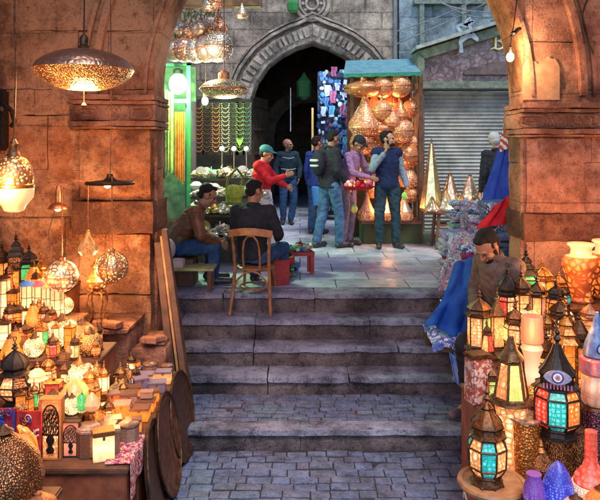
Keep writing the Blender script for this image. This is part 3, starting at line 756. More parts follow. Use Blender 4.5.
        h.ball(hp(0, .02, .062), .092, .105, .075, 20, 12, H); h.ball(hp(0, -.10, .055), .07, .06, .012, 14, 8, H)
        remeshed(h, 'cap', hair, t, .009, 1)
        h = MB(); h.ball(hp(0, .04, .0), .082, .075, .07, 16, 10, H); remeshed(h, 'hair', HAIR, t, .01, 1)
    if beard:
        h = MB(); h.ball(hp(0, -.046, -.083), .051, .054, .034, 16, 10, H)
        for s_ in (-1, 1): h.ball(hp(s_*.060, -.008, -.045), .009, .020, .042, 10, 8, H)
        h.ball(hp(0, -.096, -.052), .022, .007, .005, 8, 6, H)
        remeshed(h, 'beard', HAIR, t, .008, 1)
    # clothes
    def torso(mb, g, low=0.0, drop=0):
        pe = J['pelvis']; wa = J['waist']; dn = (pe-wa).normalized()
        pts = [pe+dn*(.02+drop), pe, wa, J['chest'], J['neck']-(J['neck']-J['chest'])*.22, J['neck']-(J['neck']-J['chest'])*.02]
        trunk(mb, pts, [(.155+low)*bulk+g, .158*bulk+g, .145*belly*bulk+g, .172*bulk+g, .125*bulk+g, .062+g], [(.115+low)*bulk+g, .118*bulk+g, .108*belly*bulk+g, .125*bulk+g, .09*bulk+g, .06+g], side)
        for s_ in 'RL': limb(mb, [J['chest']+(J['neck']-J['chest'])*.5, J['sh'+s_]], [.075*bulk+g, .062*bulk+g])
    if trousers:
        c = MB(); trunk(c, [J['pelvis']-Vector((0,0,.07)), J['pelvis'], J['pelvis'].lerp(J['waist'], .6)], [.155, .16, .14], [.115, .12, .105], side)
        for s_ in 'RL':
            hi, kn, an = J['hi'+s_], J['kn'+s_], J['an'+s_]; k2 = an + (kn-an)*.06
            limb(c, [hi, kn, k2], [.103, .076, .066])
        remeshed(c, 'trousers', trousers, t, voxel*1.3, 3, cwrinkle*1.2, 5)
    if skirt:
        c = MB(); pe = J['pelvis']; trunk(c, [J['waist'], pe, pe-Vector((0,0,.35)), Vector((pe.x, pe.y, .12))], [.15, .18, .21, .26], [.12, .15, .19, .24], side); remeshed(c, 'skirt', skirt, t, .014, 2, .012, 8)
    c = MB(); torso(c, .012+.006*bulk, .01 if coat else 0, coat)
    if not vest or True:
        for s_ in 'RL':
            sh, el, wr = J['sh'+s_], J['el'+s_], J['wr'+s_]; w2 = wr if longsleeve else el+(wr-el)*.05
            limb(c, [sh, el, w2-(w2-el)*.05], [.067*bulk+.005, .056*bulk+.004, .042*bulk])
    remeshed(c, topname if not vest else 'sweater', top, t, voxel*1.3, 3, cwrinkle, len(label))
    if headup is None or True:
        ct = J['neck']+(hc-J['neck'])*.10; cm_ = MB(); cm_.tube([ct + side*(.066*cos(q_)) + side.cross((hc-J['neck']).normalized())*(.066*sin(q_)) - (hc-J['neck'])*.05*0 for q_ in [2*pi*i/20 for i in range(20)]], .017, 7, True, flat=1.5); cm_.build('collar', vest or top, t)
    if vest:
        c = MB(); torso(c, .034, .0, .02); remeshed(c, 'vest', vest, t, voxel*1.3, 3, cwrinkle, 9)
    for s_ in 'RL':
        an, to = J['an'+s_], J['to'+s_]; d = (to-an); d.z = 0; d = d.normalized() if d.length > .01 else Vector((0,-1,0))
        c = MB(); he = Vector((an.x, an.y, to.z+.012)) - d*.03
        limb(c, [he, Vector((to.x, to.y, to.z+.008))+d*.03], [.046, .038]); limb(c, [an-Vector((0,0,.005)), he+d*.05+Vector((0,0,.02))], [.05, .042])
        for v in c.v: v.z = max(v.z, to.z-.034)
        remeshed(c, 'shoe', shoes, t, .009, 2)
    t['_H'] = 0; del t['_H']
    return t, J, hp
# ================================================================ STREET BEYOND THE GATE
# ---- shuttered shop on the right
SD = 10.9
shop = thing('shuttered_shop', 'closed shop with ribbed grey roller shutter under a sloping marble fascia', 'shop')
xa, xb = X(416, SD), X(548, SD)
m = MB(); n_ = 38
zb0, zt0 = .12, Z(92, SD)
def shut(u, v):
    z = zb0 + (zt0-zb0)*v; return (X(424, SD) + (xb-.1-X(424, SD))*u, SD + .04 + .013*abs(sin(pi*v*n_)), z)
m.grid(shut, 2, n_*4, 0); 
def shutter_mat():
    t = NT('shutter_slats'); w = t.n('TexWave'); t.l(t.mapping(), w.inputs[0])
    c = t.ramp(t.noise(2.5, 7, .7), [(.3, (.10, .115, .10)), (.65, (.27, .28, .25))]); c = t.mix(t.ramp(t.noise(12, 7, .8), [(.56, 0.0), (.66, .7)]), c, (.12, .07, .045))
    t.base(c); t.props(.5, .3, .4); t.bump(t.noise(30, 4), .3, .003); return t.m
m.build('roller_shutter', shutter_mat(), shop, ang=60)
for q_ in ((X(415, SD), X(423, SD)), (xb-.1, xb)): m = MB(); m.box(*q_, SD-.14, SD+.2, 0, Z(92, SD)); m.build('door_post', simple('weathered_post', (.16, .11, .08), (.05, .035, .03), 9, .8, 0, .7), shop, bevel=.008)
m = MB(); m.rock(X(404, SD), xb, SD-.45, SD+.3, 0, .13, .1, .006, .01); m.build('doorstep', simple('green_stone', (.14, .17, .11), (.06, .08, .06), 8, .8, 0, .6), shop)
fz0, fz1, fz2 = Z(90, SD), Z(53, SD), Z(20, SD); fx0, fx1 = X(415, SD), X(520, SD)
m = MB(); y0 = SD-.20
out = [(fx0, fz0), (fx1, fz0), (fx1, fz2+.0), (fx0, fz1)]; w = .13
ix0, ix1 = fx0+w, fx1+.3
zin = lambda x: fz1 + (fz2-fz1)*(x-fx0)/(fx1-fx0) - .17
m.prism([(fx0, fz0), (fx1+.3, fz0), (fx1+.3, fz0+w), (fx0, fz0+w)], y0, SD+.3); m.prism([(fx0, fz0+w), (ix0, fz0+w), (ix0, zin(ix0)), (fx0, fz1)], y0, SD+.3)
m.prism([(fx0, fz1), (ix0, zin(ix0)), (ix1, zin(ix1)), (ix1, zin(ix1)+.17)], y0, SD+.3)
m.build('fascia_frame', simple('green_fascia', (.20, .24, .17), (.07, .09, .07), 10, .75, 0, .7), shop, bevel=.012)
m = MB(); m.prism([(fx0-.04, fz1+.01), (ix1, zin(ix1)+.19), (ix1, zin(ix1)+.25), (fx0-.04, fz1+.07)], y0-.12, SD+.3); m.build('fascia_cornice', simple('pale_cornice', (.34, .38, .36), (.15, .17, .16), 9, .8, 0, .6), shop)
m = MB(); m.prism([(ix0-.02, fz0+w-.02), (ix1, fz0+w-.02), (ix1, zin(ix1)+.02), (ix0-.02, zin(ix0)+.02)], SD-.06, SD+.1)
def marble():
    t = NT('red_marble'); c = t.ramp(t.noise(6, 8, .8, dist=2), [(.36, (.05, .02, .02)), (.5, (.15, .07, .065)), (.57, (.30, .24, .25)), (.64, (.08, .07, .09))]); t.base(c); t.props(.25, 0, .5); t.bump(t.noise(20, 5, .8), .4, .01); return t.m
m.build('marble_panel', marble(), shop)
m = MB(); m.prism([(X(462, SD), Z(76, SD)), (X(520, SD), Z(76, SD)), (X(520, SD), Z(64, SD)), (X(487, SD), Z(63, SD)), (X(484, SD), Z(67, SD)), (X(468, SD), Z(68, SD)), (X(463, SD), Z(72, SD))], SD-.13, SD-.05)
m.build('sign_ledge', simple('dark_ledge', (.15, .10, .09), (.05, .04, .04), 10, .6), shop, bevel=.01)
# the old style letter B and the pale cut-out figure of lettering to its left
m = MB(); gx, gz, u_ = X(497, SD), Z(50, SD), .0168
yB = SD-.10
def stroke(pts, w): m.tube([(gx+a*u_*1.0, yB, gz+b*u_) for a, b in pts], w, 8, flat=.6)
stroke([(-3.6, 0), (-3, 7), (-3.2, 14), (-4.6, 15.6)], .036)
stroke([(-4.4, 14), (-1, 15.6), (2.6, 14.6), (3.6, 11.6), (1.8, 8.8), (-2, 7.8)], [.02, .03, .034, .04, .03, .018]); stroke([(-2, 7.8), (2.4, 7.4), (4.8, 4.4), (3.6, .8), (-.5, -.6), (-5, .8), (-8.6, -.4)], [.018, .034, .044, .04, .03, .028, .012])
m.build('sign_letter', simple('gilt_letter', (.80, .74, .48), (.55, .48, .28), 12, .4, 0, .2), shop)
m = MB(); LY = SD-.24
def ribbon(pts, ws):
    P2 = [(X(px, LY), Z(py, LY)) for px, py in pts]; L = []; Rr = []
    for i, p in enumerate(P2):
        a, b = Vector(P2[max(i-1, 0)]), Vector(P2[min(i+1, len(P2)-1)]); d = (b-a).normalized(); n2 = Vector((-d.y, d.x))*ws[i]; L.append(Vector(p)+n2); Rr.append(Vector(p)-n2)
    for i in range(len(P2)-1): m.prism([tuple(Rr[i]), tuple(Rr[i+1]), tuple(L[i+1]), tuple(L[i])], LY-.03, LY+.01)
ribbon([(461, 53), (461, 47), (460, 43), (463, 38), (468, 35), (473, 36), (477, 40), (477, 41.5)], [.035, .022, .03, .055, .06, .045, .03, .01])
ribbon([(463.5, 36), (460, 31), (456.5, 26.5), (460, 25), (465, 26), (469, 24), (473, 22)], [.02, .03, .03, .025, .035, .03, .02]); ribbon([(465, 26), (467, 21), (470, 17.5)], [.04, .03, .015])
ribbon([(468, 24), (470, 21), (474, 22)], [.02, .03, .012]); ribbon([(470, 34), (471, 30), (469, 26)], [.03, .02, .02])
m.build('sign_lettering', simple('pale_lettering', (.32, .38, .45), (.18, .22, .27), 12, .5, 0, .2), shop)
# electric cables across the upper wall
for k, (a, b, sag) in enumerate((((395, 32, 12.2), (500, -12, 11.6), .06), ((397, 44, 12.0), (520, -14, 11.2), .03), ((438, 2, 11.8), (512, 10, 11.0), .10), ((430, -6, 12), (514, 14, 11), .22))):
    m = MB(); p, q = P(*a), P(*b); m.tube([p.lerp(q, t/14) - Vector((0, 0, sag*sin(pi*t/14))) for t in range(15)], .011, 5)
    tag(m.build('cable', simple('cable_grey', (.25, .26, .27), (.12, .12, .13), 5, .6)), ['lower slack grey cable beside the drainpipe', 'long straight grey cable slanting over the fascia', 'short grey cable near the top of the shutter shop', 'deeply sagging cable high over the marble sign'][k], 'cable', 'overhead cables')

# ---- copper lantern stall
LD = 10.7
st = thing('lantern_stall', 'copper lantern stall under a teal canopy in front of the doorway', 'stall')
x0, x1 = X(349, LD), X(416, LD)
def awn(u, v):
    px = 344 + (416-344)*u + (10-18*u*.2)*v*(1-u); 
    return (X(349, LD)-.12 + (x1-x0+.12)*u + .10*v*(1-u), LD-.45+.9*v, Z(77, LD)+.03*u + v*.33 + .03*v*(1-v)*sin(u*5))
m = MB(); m.grid(awn, 24, 8, .012); m.build('canopy', simple('teal_canvas', (.13, .30, .33), (.07, .18, .21), 10, .8, 0, .5), st)
m = MB(); m.grid(lambda u, v: (x0-.12+(x1-x0+.12)*u, LD-.452-.01*v, Z(77, LD)+.03*u - v*(.06+.006*sin(u*40))), 30, 2, .008); m.build('canopy_fringe', simple('green_fringe', (.03, .20, .13), (.02, .12, .08), 20, .9), st)
m = MB(); m.box(x1-.02, x1+.05, LD-.35, LD-.27, 0, Z(77, LD)); m.box(x0, x0+.05, LD-.35, LD-.30, 0, Z(76, LD)); m.build('post', WOOD, st, bevel=.005)
m = MB(); m.box(x0-.0, x1, LD+.4, LD+.44, 0, Z(74, LD)+.1); m.build('back_board', simple('stall_back', (.06, .025, .012), (.02, .01, .008), 8, .9), st)
m = MB(); m.box(X(360, LD-.2), x1+.02, LD-.45, LD+.36, Z(224, LD-.4), Z(221, LD-.4)); m.build('shelf', REDWOOD, st, bevel=.006)
m = MB(); m.box(X(360, LD-.2)+.03, x1-.01, LD-.40, LD+.3, 0, Z(224.5, LD-.4)); m.build('skirt', simple('green_dark_cloth', (.03, .09, .04), (.09, .045, .02), 5, .9, 0, .6), st)
lamp_light(st, P(385, 115, LD-.15), 26, (1, .42, .14), .2)
lamp_light(st, P(385, 205, LD-.5), 10, (1, .42, .14), .12)
CG = [pierced('copper_globe_a', (.85, .34, .15), (1, .46, .20), 5.5, 11, .16, rnd=.25), pierced('copper_globe_b', (.80, .32, .15), (1, .52, .26), 6.0, 15, .18, rnd=.5), pierced('copper_globe_c', (.75, .26, .10), (1, .36, .12), 4.5, 7, .14, rnd=.3)]
for q_ in CG: q_.node_tree.nodes['Principled BSDF'].inputs['Metallic'].default_value = .35
SHP = {'globe': (sph(.5, 0, -85, 80, 14), [(.10, .49), (.10, .58), (.03, .62)]),
       'saucer': (sph(.5, 0, -85, 80, 16, .42), [(.12, .20), (.12, .34), (.03, .40)]),
       'drop': ([(.08, -.55), (.36, -.48), (.5, -.28), (.48, -.1), (.32, .15), (.16, .42), (.08, .66)], [(.08, .66), (.10, .72), (.03, .78)]),
       'disc': (sph(.5, 0, -85, 80, 16, .3), [(.1, .14), (.1, .22), (.03, .28)])}
def pendant(label, kind, px, py, w, d, mat, name='pendant_lantern', up=.6, cordmat=CORD, group='copper lanterns hung in the stall', cordr=.008, tilt=0, cat='lantern'):
    sc = w/F*d; c = P(px, py, d); t = thing(name, label, cat, c, random.uniform(0, 3), group, sc)
    a, b = SHP[kind]
    m = MB(); m.lathe(a, 30); m.build('shade', mat, t)
    m = MB(); m.lathe(b, 12); m.build('cap', COPPER, t)
    m = MB(); m.tube([(0, 0, b[-1][1]-.02), (0, 0, b[-1][1]+up/sc)], cordr/sc, 6); m.build('cord', cordmat, t)
    if kind in ('saucer', 'disc', 'globe'):
        m = MB(); zz = 0; m.lathe([(.502, -.02), (.518, -.012), (.518, .012), (.502, .02)], 30, cap=False); m.build('rim', COPPER, t)
    return t
TB = 'in the copper stall'
for lab, kd, px, py, w, dd, mi in (
    ('wide pointed copper lantern at the top left corner under the teal canopy', 'saucer', 364, 89, 31, 10.45, 2), ('round copper lantern with a rosette top, middle of the upper row', 'globe', 383, 87, 17, 10.4, 0),
    ('round copper lantern at the top right under the canopy', 'globe', 400, 86, 18, 10.4, 0), ('large dropped copper lantern with long neck, left of the second row', 'drop', 365, 119, 26, 10.35, 1),
    ('copper ball lantern in the centre of the stall', 'globe', 382, 111, 17, 10.3, 0), ('small copper lantern with silver tip at right of second row', 'drop', 400, 112, 14, 10.35, 2),
    ('broad glowing copper saucer left of the vest man\'s head', 'globe', 362, 143, 19, 10.35, 1), ('copper globe directly above the vest man\'s head', 'saucer', 381, 129, 24, 10.4, 0),
    ('copper globe right of the vest man\'s head', 'globe', 402, 131, 19, 10.35, 1), ('pink copper ball tucked behind the lowest globe at right', 'globe', 411, 109, 14, 10.6, 0),
    ('dim copper globe behind the vest man\'s left shoulder', 'globe', 407, 156, 20, 10.5, 2), ('copper globe low on the left behind the red tray', 'globe', 366, 172, 15, 10.5, 0), ('copper drop lantern between the vest man and the plaid man', 'drop', 373, 190, 12, 10.55, 2), ('copper ball right of the vest man\'s shoulder', 'globe', 411, 195, 12, 10.5, 0), ('silver topped copper drop at the upper centre', 'drop', 392, 118, 13, 10.25, 1),
    ('small copper globe near the right stall post', 'globe', 413, 143, 12, 10.5, 1),
    ('copper drop lantern over the vest man\'s left elbow', 'drop', 408, 176, 17, 10.5, 1), ('small copper globe touching the left stall post', 'globe', 373, 148, 15, 10.5, 2),
    ('dim copper drop at the back of the upper row', 'drop', 391, 99, 13, 10.75, 2), ('dim copper drop between the two large drops', 'drop', 374, 104, 13, 10.75, 0)):
    pendant(lab, kd, px, py, w*1.3, dd, CG[mi], up=.03 if py < 95 else .2)
for lab, px, w, mi in (('squat copper jar lantern at the left end of the stall shelf', 367, 19, 1), ('squat copper jar lantern in the middle of the stall shelf', 386, 17, 0), ('squat copper jar lantern at the right end of the stall shelf', 404, 19, 1)):
    z = Z(221, LD-.4)+.002; sc = w/F*10.3
    lathe_lamp('jar_lantern', lab, (X(px, 10.3), 10.3, z), sc, [('shade', CG[mi], [(.30, .0), (.46, .08), (.5, .3), (.45, .48), (.47, .5)]), ('lid', simple('pale_copper', (.85, .55, .38), (.5, .24, .14), 12, .3, .6, .3), [(.47, .502), (.30, .72), (.14, 1.1), (.05, 1.45), (.0, 1.5)])], 'lantern', group='jar lanterns on the stall shelf')

# ---- clothes stall inside the passage: racks of blue, white and pink goods
ck = thing('clothes_stall', 'stall of blue and white folded goods inside the dark doorway', 'stall')
m = MB(); m.box(X(318, 13.4), X(350, 13.4), 13.75, 13.82, .1, Z(72, 13.8)); m.build('panel', simple('stall_navy', (.02,.03,.07), (.01,.012,.03), 5), ck)
gm_ = [fabric('goods_blue', (.06, .15, .32)), fabric('goods_white', (.38, .42, .5)), fabric('goods_navy', (.02, .035, .10)), fabric('goods_pink', (.30, .08, .15)), fabric('goods_cyan', (.07, .26, .36))]
m = MB()
for r_ in range(19):
    for c_ in range(11):
        if random.random() < .08: continue
        m.m = random.choice([0, 0, 1, 2, 2, 3, 4, 1]); xx = X(319+c_*3.0, 13.6)+random.uniform(-.03, .03); zz = .3+r_*.155+random.uniform(-.05, .05)
        yy = 13.62+random.uniform(-.09, .05); kk = random.random()
        if kk < .45: w_, h_ = random.uniform(.03, .07), random.uniform(.05, .13); m.grid(lambda u, v: (xx+.04+w_*(2*u-1)*(1-.3*v)+.01*sin(v*7), yy-.02*sin(u*8), zz+h_*(1-2*v)), 5, 5, .01)
        elif kk < .75: m.cbox((xx+.04, yy, zz), random.uniform(.04, .11), .06, random.uniform(.03, .12), random.uniform(-.6, .6), random.uniform(-.3, .3), random.uniform(-.5, .5))
        else: m.ball((xx+.04, yy, zz), random.uniform(.025, .06), .04, random.uniform(.03, .08), 10, 7)
m.build('hanging_goods', gm_, ck)
m = MB(); m.box(X(311.5, 13.6), X(313.5, 13.6), 13.55, 13.6, 0, Z(108, 13.6)); m.build('gilt_post', simple('gilt_post', (.55, .40, .12), (.4, .25, .06), 9, .4), ck)
lamp_light(ck, (X(326, 13.2), 13.1, Z(90, 13.2)), 16, (.65, .8, 1), .1)  # added cool light for the goods and passage; no lamp modelled
m = MB(); m.lathe([(.05, 0), (.13, .06), (.13, .34), (.06, .42), (.02, .5)], 8); g = m.build('passage_lantern', glow('dim_green_glass', (.02, .10, .035), .35, (.005, .02, .01), 6), loc=P(304, 100, 14.9)); g.scale = (1.25,)*3; tag(g, 'dim green lantern hung inside the dark doorway', 'lantern')
m = MB(); m.lathe([(.06, 0), (.12, .05), (.14, .2), (.08, .26), (.02, .3)], 8); g = m.build('wall_lantern', glow('green_shade', (.05, .30, .08), .5, (.02, .1, .04), 6), loc=P(293, 13, 14.0)); tag(g, 'small green lantern on the wall beside the roundel', 'lantern')
# thin bright rod by the doorway
m = MB(); m.box(X(289.5, 14), X(290.5, 14), 14.9, 14.93, 1.9, 2.9); tag(m.build('metal_rod', simple('rod_pale', (.4,.42,.4)), ck), None)

# ---- low table of pyramid lamps before the shutter
TD = 9.9; tz = Z(210, TD)
tb = thing('stool_table', 'dark wooden stool table carrying the pyramid lamps', 'table', (X(455, TD), TD, 0))
m = MB(); m.box(X(424, TD)-X(455, TD), X(514, TD)-X(455, TD), -.22, .28, tz-.035, tz); m.build('top', REDWOOD, tb, bevel=.006)
for sx in (-1, 1):
    for sy in (-1, 1): m = MB(); m.tube([(sx*.155-.12, sy*.15, tz-.04), (sx*.2-.12, sy*.19, 0)], [.028, .024], 6); m.build('leg', WOOD, tb)
for zz in (.14, .34):
    for yy in (-.17, .14): m = MB(); m.box(-.3, .06, yy, yy+.03, zz, zz+.035); m.build('stretcher', WOOD, tb)
PYR = pierced('silver_mesh_lamp', (.75, .62, .48), (1, .66, .38), 2.6, 16, .30)
PYR2 = pierced('gold_mesh_lamp', (.6, .55, .30), (1, .75, .40), 2.2, 10, .16)
for lab, px, top, w, dd, mt in (('tall narrow pyramid lamp at the left end of the stool table', 431.5, 136, 19, 9.9, PYR2), ('back pyramid lamp between the tall cone and the wide one', 450, 171, 21, 10.05, PYR), ('wide pyramid lamp at the right of the table', 470, 171, 23, 9.95, PYR),
      ('small squat cone lamp in front of the middle pyramid', 446, 186, 15, 9.78, PYR), ('tiny cone lamp at the centre of the table front', 461, 192, 12, 9.76, PYR), ('little cone lamp at the foot of the tall one', 432, 193, 12, 9.74, PYR), ('leaning pale cone lamp beside the dark figure', 486, 165, 20, 10.1, PYR2), ('tiny cone lamp before the wide pyramid', 473, 194, 11, 9.76, PYR)):
    base = thing('pyramid_lamp', lab, 'lamp', (X(px, dd), dd, tz+.002), .3+random.random(), 'pyramid lamps on the stool table')
    H_ = (208-top)/F*dd; w_ = w/F*dd/2*1.25; m = MB(); m.lathe([(w_*.9, .0), (w_, .03), (w_*.5, H_*.5), (w_*.12, H_*.92)], 6 if w > 13 else 12); m.build('shade', mt, base, ang=20)
    m = MB(); m.lathe([(w_*.14, H_*.92), (w_*.05, H_*.95), (.008, H_)], 8); m.build('tip', BRASS, base)
    m = MB(); 
    for i in range(6 if w > 13 else 12):
        a = i*2*pi/(6 if w > 13 else 12); m.tube([(r*cos(a), r*sin(a), z) for r, z in ((w_, .03), (w_*.5, H_*.5), (w_*.12, H_*.92))], .007, 4)
    m.build('ribs', BRASS, base)
lamp_light(tb, (.0, -.3, tz+.12), 5, (1, .5, .2), .05)

# ---- left: jewellery and scarf shop
JD = 10.3
js = thing('jewellery_shop', 'scarf and jewellery shop front with green frame left of the doorway', 'shop')
m = MB(); m.box(-2.9, X(251, 10.6), 10.5, 10.6, 0, Z(99, 10.5)); m.build('back_wall', simple('shop_back', (.05, .05, .035), (.02, .022, .018), 6, .9), js)
m = MB(); m.box(X(160, 9.4)-.3, X(192, 9.4), 9.75, 9.82, .0, Z(64, 9.4)); m.build('cabinet', simple('green_lit_board', (.14, .20, .10), (.04, .08, .04), 9, .8), js)
GPM = simple('bright_green_paint', (.04, .34, .09), (.03, .22, .06), 9, .5)
m = MB(); m.box(X(187, 9.4), X(191, 9.4), 9.36, 9.42, .45, Z(64, 9.4)); m.box(X(160, 9.4), X(191, 9.4), 9.36, 9.42, Z(66, 9.4), Z(64, 9.4)); m.box(X(172, 9.4), X(188, 9.4), 9.4, 9.44, Z(103, 9.4), Z(99, 9.4)); m.build('frame', GPM, js)
m = MB(); m.box(X(160, 9.4), X(192, 9.4), 9.36, 9.8, .3, .46); m.build('plinth', WOOD, js)
lampg = thing('green_work_light', 'glaring green-white work lamp above the hanging scarves', 'lamp', P(178, 84, 9.32))
m = MB(); m.ball((0, 0, 0), .13, .06, .15, 16, 10); m.build('bulb', glow('green_white_bulb', (.45, 1, .5), 30, (.35, 1, .4), 3), lampg)
m = MB(); m.lathe([(.04, .12), (.07, .14), (.07, .2), (.03, .22)], 12); m.build('socket', BLACKM, lampg)
lamp_light(lampg, (0, -.14, -.05), 100, (.35, 1, .42), .1)
m = MB(); m.box(X(186, 9.55), X(196, 9.55), 9.5, 9.6, .46, 2.2); m.build('side_panel', simple('blue_dark_cloth', (.05, .07, .16), (.12, .10, .05), 9, .9), js)
for k, (px, w, z0, z1, c, c2, lb) in enumerate(((163.5, 7, 90, 178, (.16, .16, .08), (.02, .03, .02), 'dark printed scarf next to the gateway stone'), (170, 7, 92, 172, (.55, .62, .16), (.20, .30, .06), 'yellow green scarf hanging left of the orange ones'), (177.5, 6, 112, 178, (.75, .26, .05), (.45, .12, .02), 'orange scarf hanging under the green lamp'), (182.5, 5, 112, 182, (.82, .32, .06), (.5, .16, .03), 'narrow lighter orange scarf beside the green post'))):
    m = MB(); d = 9.3
    m.grid(lambda u, v: (X(px, d)+(u-.5)*w/F*d*(1-.1*v), d+.02*sin(u*14+k)+.02*v*sin(u*5), Z(z0, d)+(Z(z1, d)-Z(z0, d))*v + .02*sin(u*7)*v), 16, 20, .006)
    tag(m.build('hanging_scarf', fabric('scarf_%d' % k, c, c2, 9)), lb, 'scarf', 'scarves on the green cabinet')
# necklaces: strings of beads fanned on boards
nk = [((.42, .20, .08), 199), ((.10, .085, .07), 207), ((.62, .27, .11), 216), ((.55, .48, .36), 225.5), ((.09, .10, .08), 234), ((.26, .34, .10), 240), ((.10, .20, .17), 247)]
for k, (c, px) in enumerate(nk):
    t = thing('necklace_rack', ['rack of rust coloured bead necklaces, furthest left', 'rack of black bead necklaces left of the coppery ones', 'rack of copper bead necklaces in the middle', 'rack of ivory bead necklaces under the oval pendant', 'rack of dark bead necklaces right of the ivory ones', 'rack of green bead necklaces ending in a bright green mask shape', 'rack of sea green necklaces by the doorway jamb'][k], 'necklace rack', (X(px, 9.9), 9.9, 0), 0, 'necklace racks')
    m = MB(); m.box(-.07, .07, .02, .04, Z(155, 9.9), Z(102, 9.9)); m.build('board', BLACKM, t)
    m = MB()
    for r_ in range(11):
        zz = Z(104+r_*4.3, 9.9)
        for i in range(9):
            a = pi*i/8; m.ball(((-.058*cos(a)), -.01-.006*(r_ % 2), zz-.075*sin(a)), .0115, n=6, m=4)
    m.build('beads', simple('beads_%d' % k, c, tuple(x*.4 for x in c), 30, .3), t)
    if k == 5: m = MB(); m.prism([(-.04, 0), (0, -.07), (.04, 0), (.055, .06), (.02, .035), (-.02, .035), (-.055, .06)], -.05, -.03); o = m.build('mask', simple('lime_mask', (.25, .6, .08)), t); o.location = (0, 0, Z(142, 9.9))
# glass shelves full of small trinkets
cs = thing('display_counter', 'shop counter with shelves of silver trinkets and shells', 'counter', (0, 0, 0))
WOODC = simple('counter_wood', (.10, .07, .04), (.04, .03, .02), 8, .6)
sh = [(8.9, 178), (8.7, 196), (8.5, 214), (8.35, 236)]
for d, py in sh: m = MB(); m.box(X(192, d), X(268, d)-.02, d-.12, d+.3, Z(py, d)-.03, Z(py, d)); m.build('shelf', WOODC, cs)
m = MB(); m.box(X(194, 8.6), X(262, 8.6), 8.62, 9.3, 0, Z(214, 8.5)-.04); m.build('cabinet', WOODC, cs)
TR = [simple('trinket_silver', (.6, .6, .58), (.2, .2, .2), 30, .3, .5), simple('trinket_white', (.7, .7, .62), (.4, .4, .34), 30, .5), simple('trinket_brown', (.22, .12, .07), (.1, .05, .03), 30, .6), simple('trinket_green', (.12, .35, .20), (.05, .2, .1), 30, .4), simple('trinket_gold', (.55, .36, .12), (.3, .18, .06), 30, .3, .7)]
PL = ['silvery', 'white', 'brown', 'green', 'gold']; ORD = 'first second third fourth fifth sixth seventh eighth ninth tenth eleventh twelfth thirteenth fourteenth fifteenth sixteenth'.split()
KN = ['bulbous jar', 'stemmed goblet', 'lidded box', 'round pot with handle', 'upright plate']
for r_, (d, py) in enumerate(sh):
    N = 15 if d > 8.4 else 12
    for k in range(N):
        px = 196.5 + k*(70/N) + random.uniform(-1, 1); mi = random.choice([0, 1, 1, 2, 3, 4, 0, 2] if py != 196 else [1, 1, 0]); sc = random.uniform(.095, .15); kind = random.choice([0, 1, 2, 3, 4])
        m = MB()
        if kind == 0: m.lathe([(.35, 0), (.5, .15), (.62, .5), (.4, .9), (.2, 1.1), (.3, 1.25)], 12)
        elif kind == 1: m.lathe([(.5, 0), (.55, .06), (.2, .1), (.16, .5), (.5, .75), (.62, 1.0), (.3, 1.3), (.0, 1.35)], 10)
        elif kind == 2: m.box(-.6, .6, -.4, .4, 0, .5); m.prism([(-.65, .52), (.65, .52), (.4, .8), (-.4, .8)], -.42, .42)
        elif kind == 3: m.ball((0, 0, .5), .62, .5, .5, 12, 8); m.tube([(.5, 0, .7), (.8, 0, 1), (.7, 0, 1.3)], [.14, .1, .06], 6)
        else: m.tube([(0, .1, .75), (0, -.02, .75)], [.72, .78], 18); m.box(-.4, .4, -.1, .3, 0, .1)
        o = m.build('trinket', TR[mi], loc=(X(px, d), d + random.uniform(-.06, .12), Z(py, d)+.002)); o.scale = (sc,)*3; o.rotation_euler.z = random.uniform(-.4, .4) if kind == 4 else random.uniform(0, 6)
        tag(o, '%s %s, %s from the left on the %s trinket shelf' % (PL[mi], KN[kind], ORD[k], ['top', 'second', 'third', 'lowest'][r_]), 'ornament', 'trinkets on the jewellery counter')
for k, px in enumerate((222, 234, 246.5)):   # pale glass knobs on stands
    t = thing('globe_stand', ['left pale globe on a thin stand before the necklaces', 'middle pale globe on a thin stand before the necklaces', 'right pale globe on a thin stand before the necklaces'][k], 'ornament', (X(px, 8.9), 8.9, Z(178, 8.9)), 0, 'pale globes on stands')
    h_ = (178-149)/F*8.9; m = MB(); m.tube([(0, 0, 0), (0, 0, h_-.03)], .007, 6); m.build('rod', SILVER, t); m = MB(); m.ball((0, 0, h_), .037, n=14, m=10); m.build('globe', simple('pale_glass_ball', (.6, .75, .8), (.45, .6, .7), 4, .15), t)
lamp_light(cs, P(228, 130, 8.6), 14, (1, .86, .6), .15)  # added warm light to brighten the trinket shelves; no lamp modelled
wb = thing('bare_bulb', 'bare warm bulb shining below the oval pendant', 'bulb', P(205, 101, 9.0)); m = MB(); m.ball((0, 0, 0), .045, .045, .06, 14, 10); m.build('glass', glow('warm_bulb', (1, .75, .42), 14, (1, .7, .35), 3), wb); m = MB(); m.lathe([(.025, .05), (.025, .12), (.01, .13)], 10); m.build('socket', BRASS, wb); m = MB(); m.tube([(0, 0, .12), (.02, 0, .5), (0, 0, 1)], .006, 5); m.build('cord', CORD, wb); lamp_light(wb, (0, -.1, 0), 11, (1, .6, .3), .05)
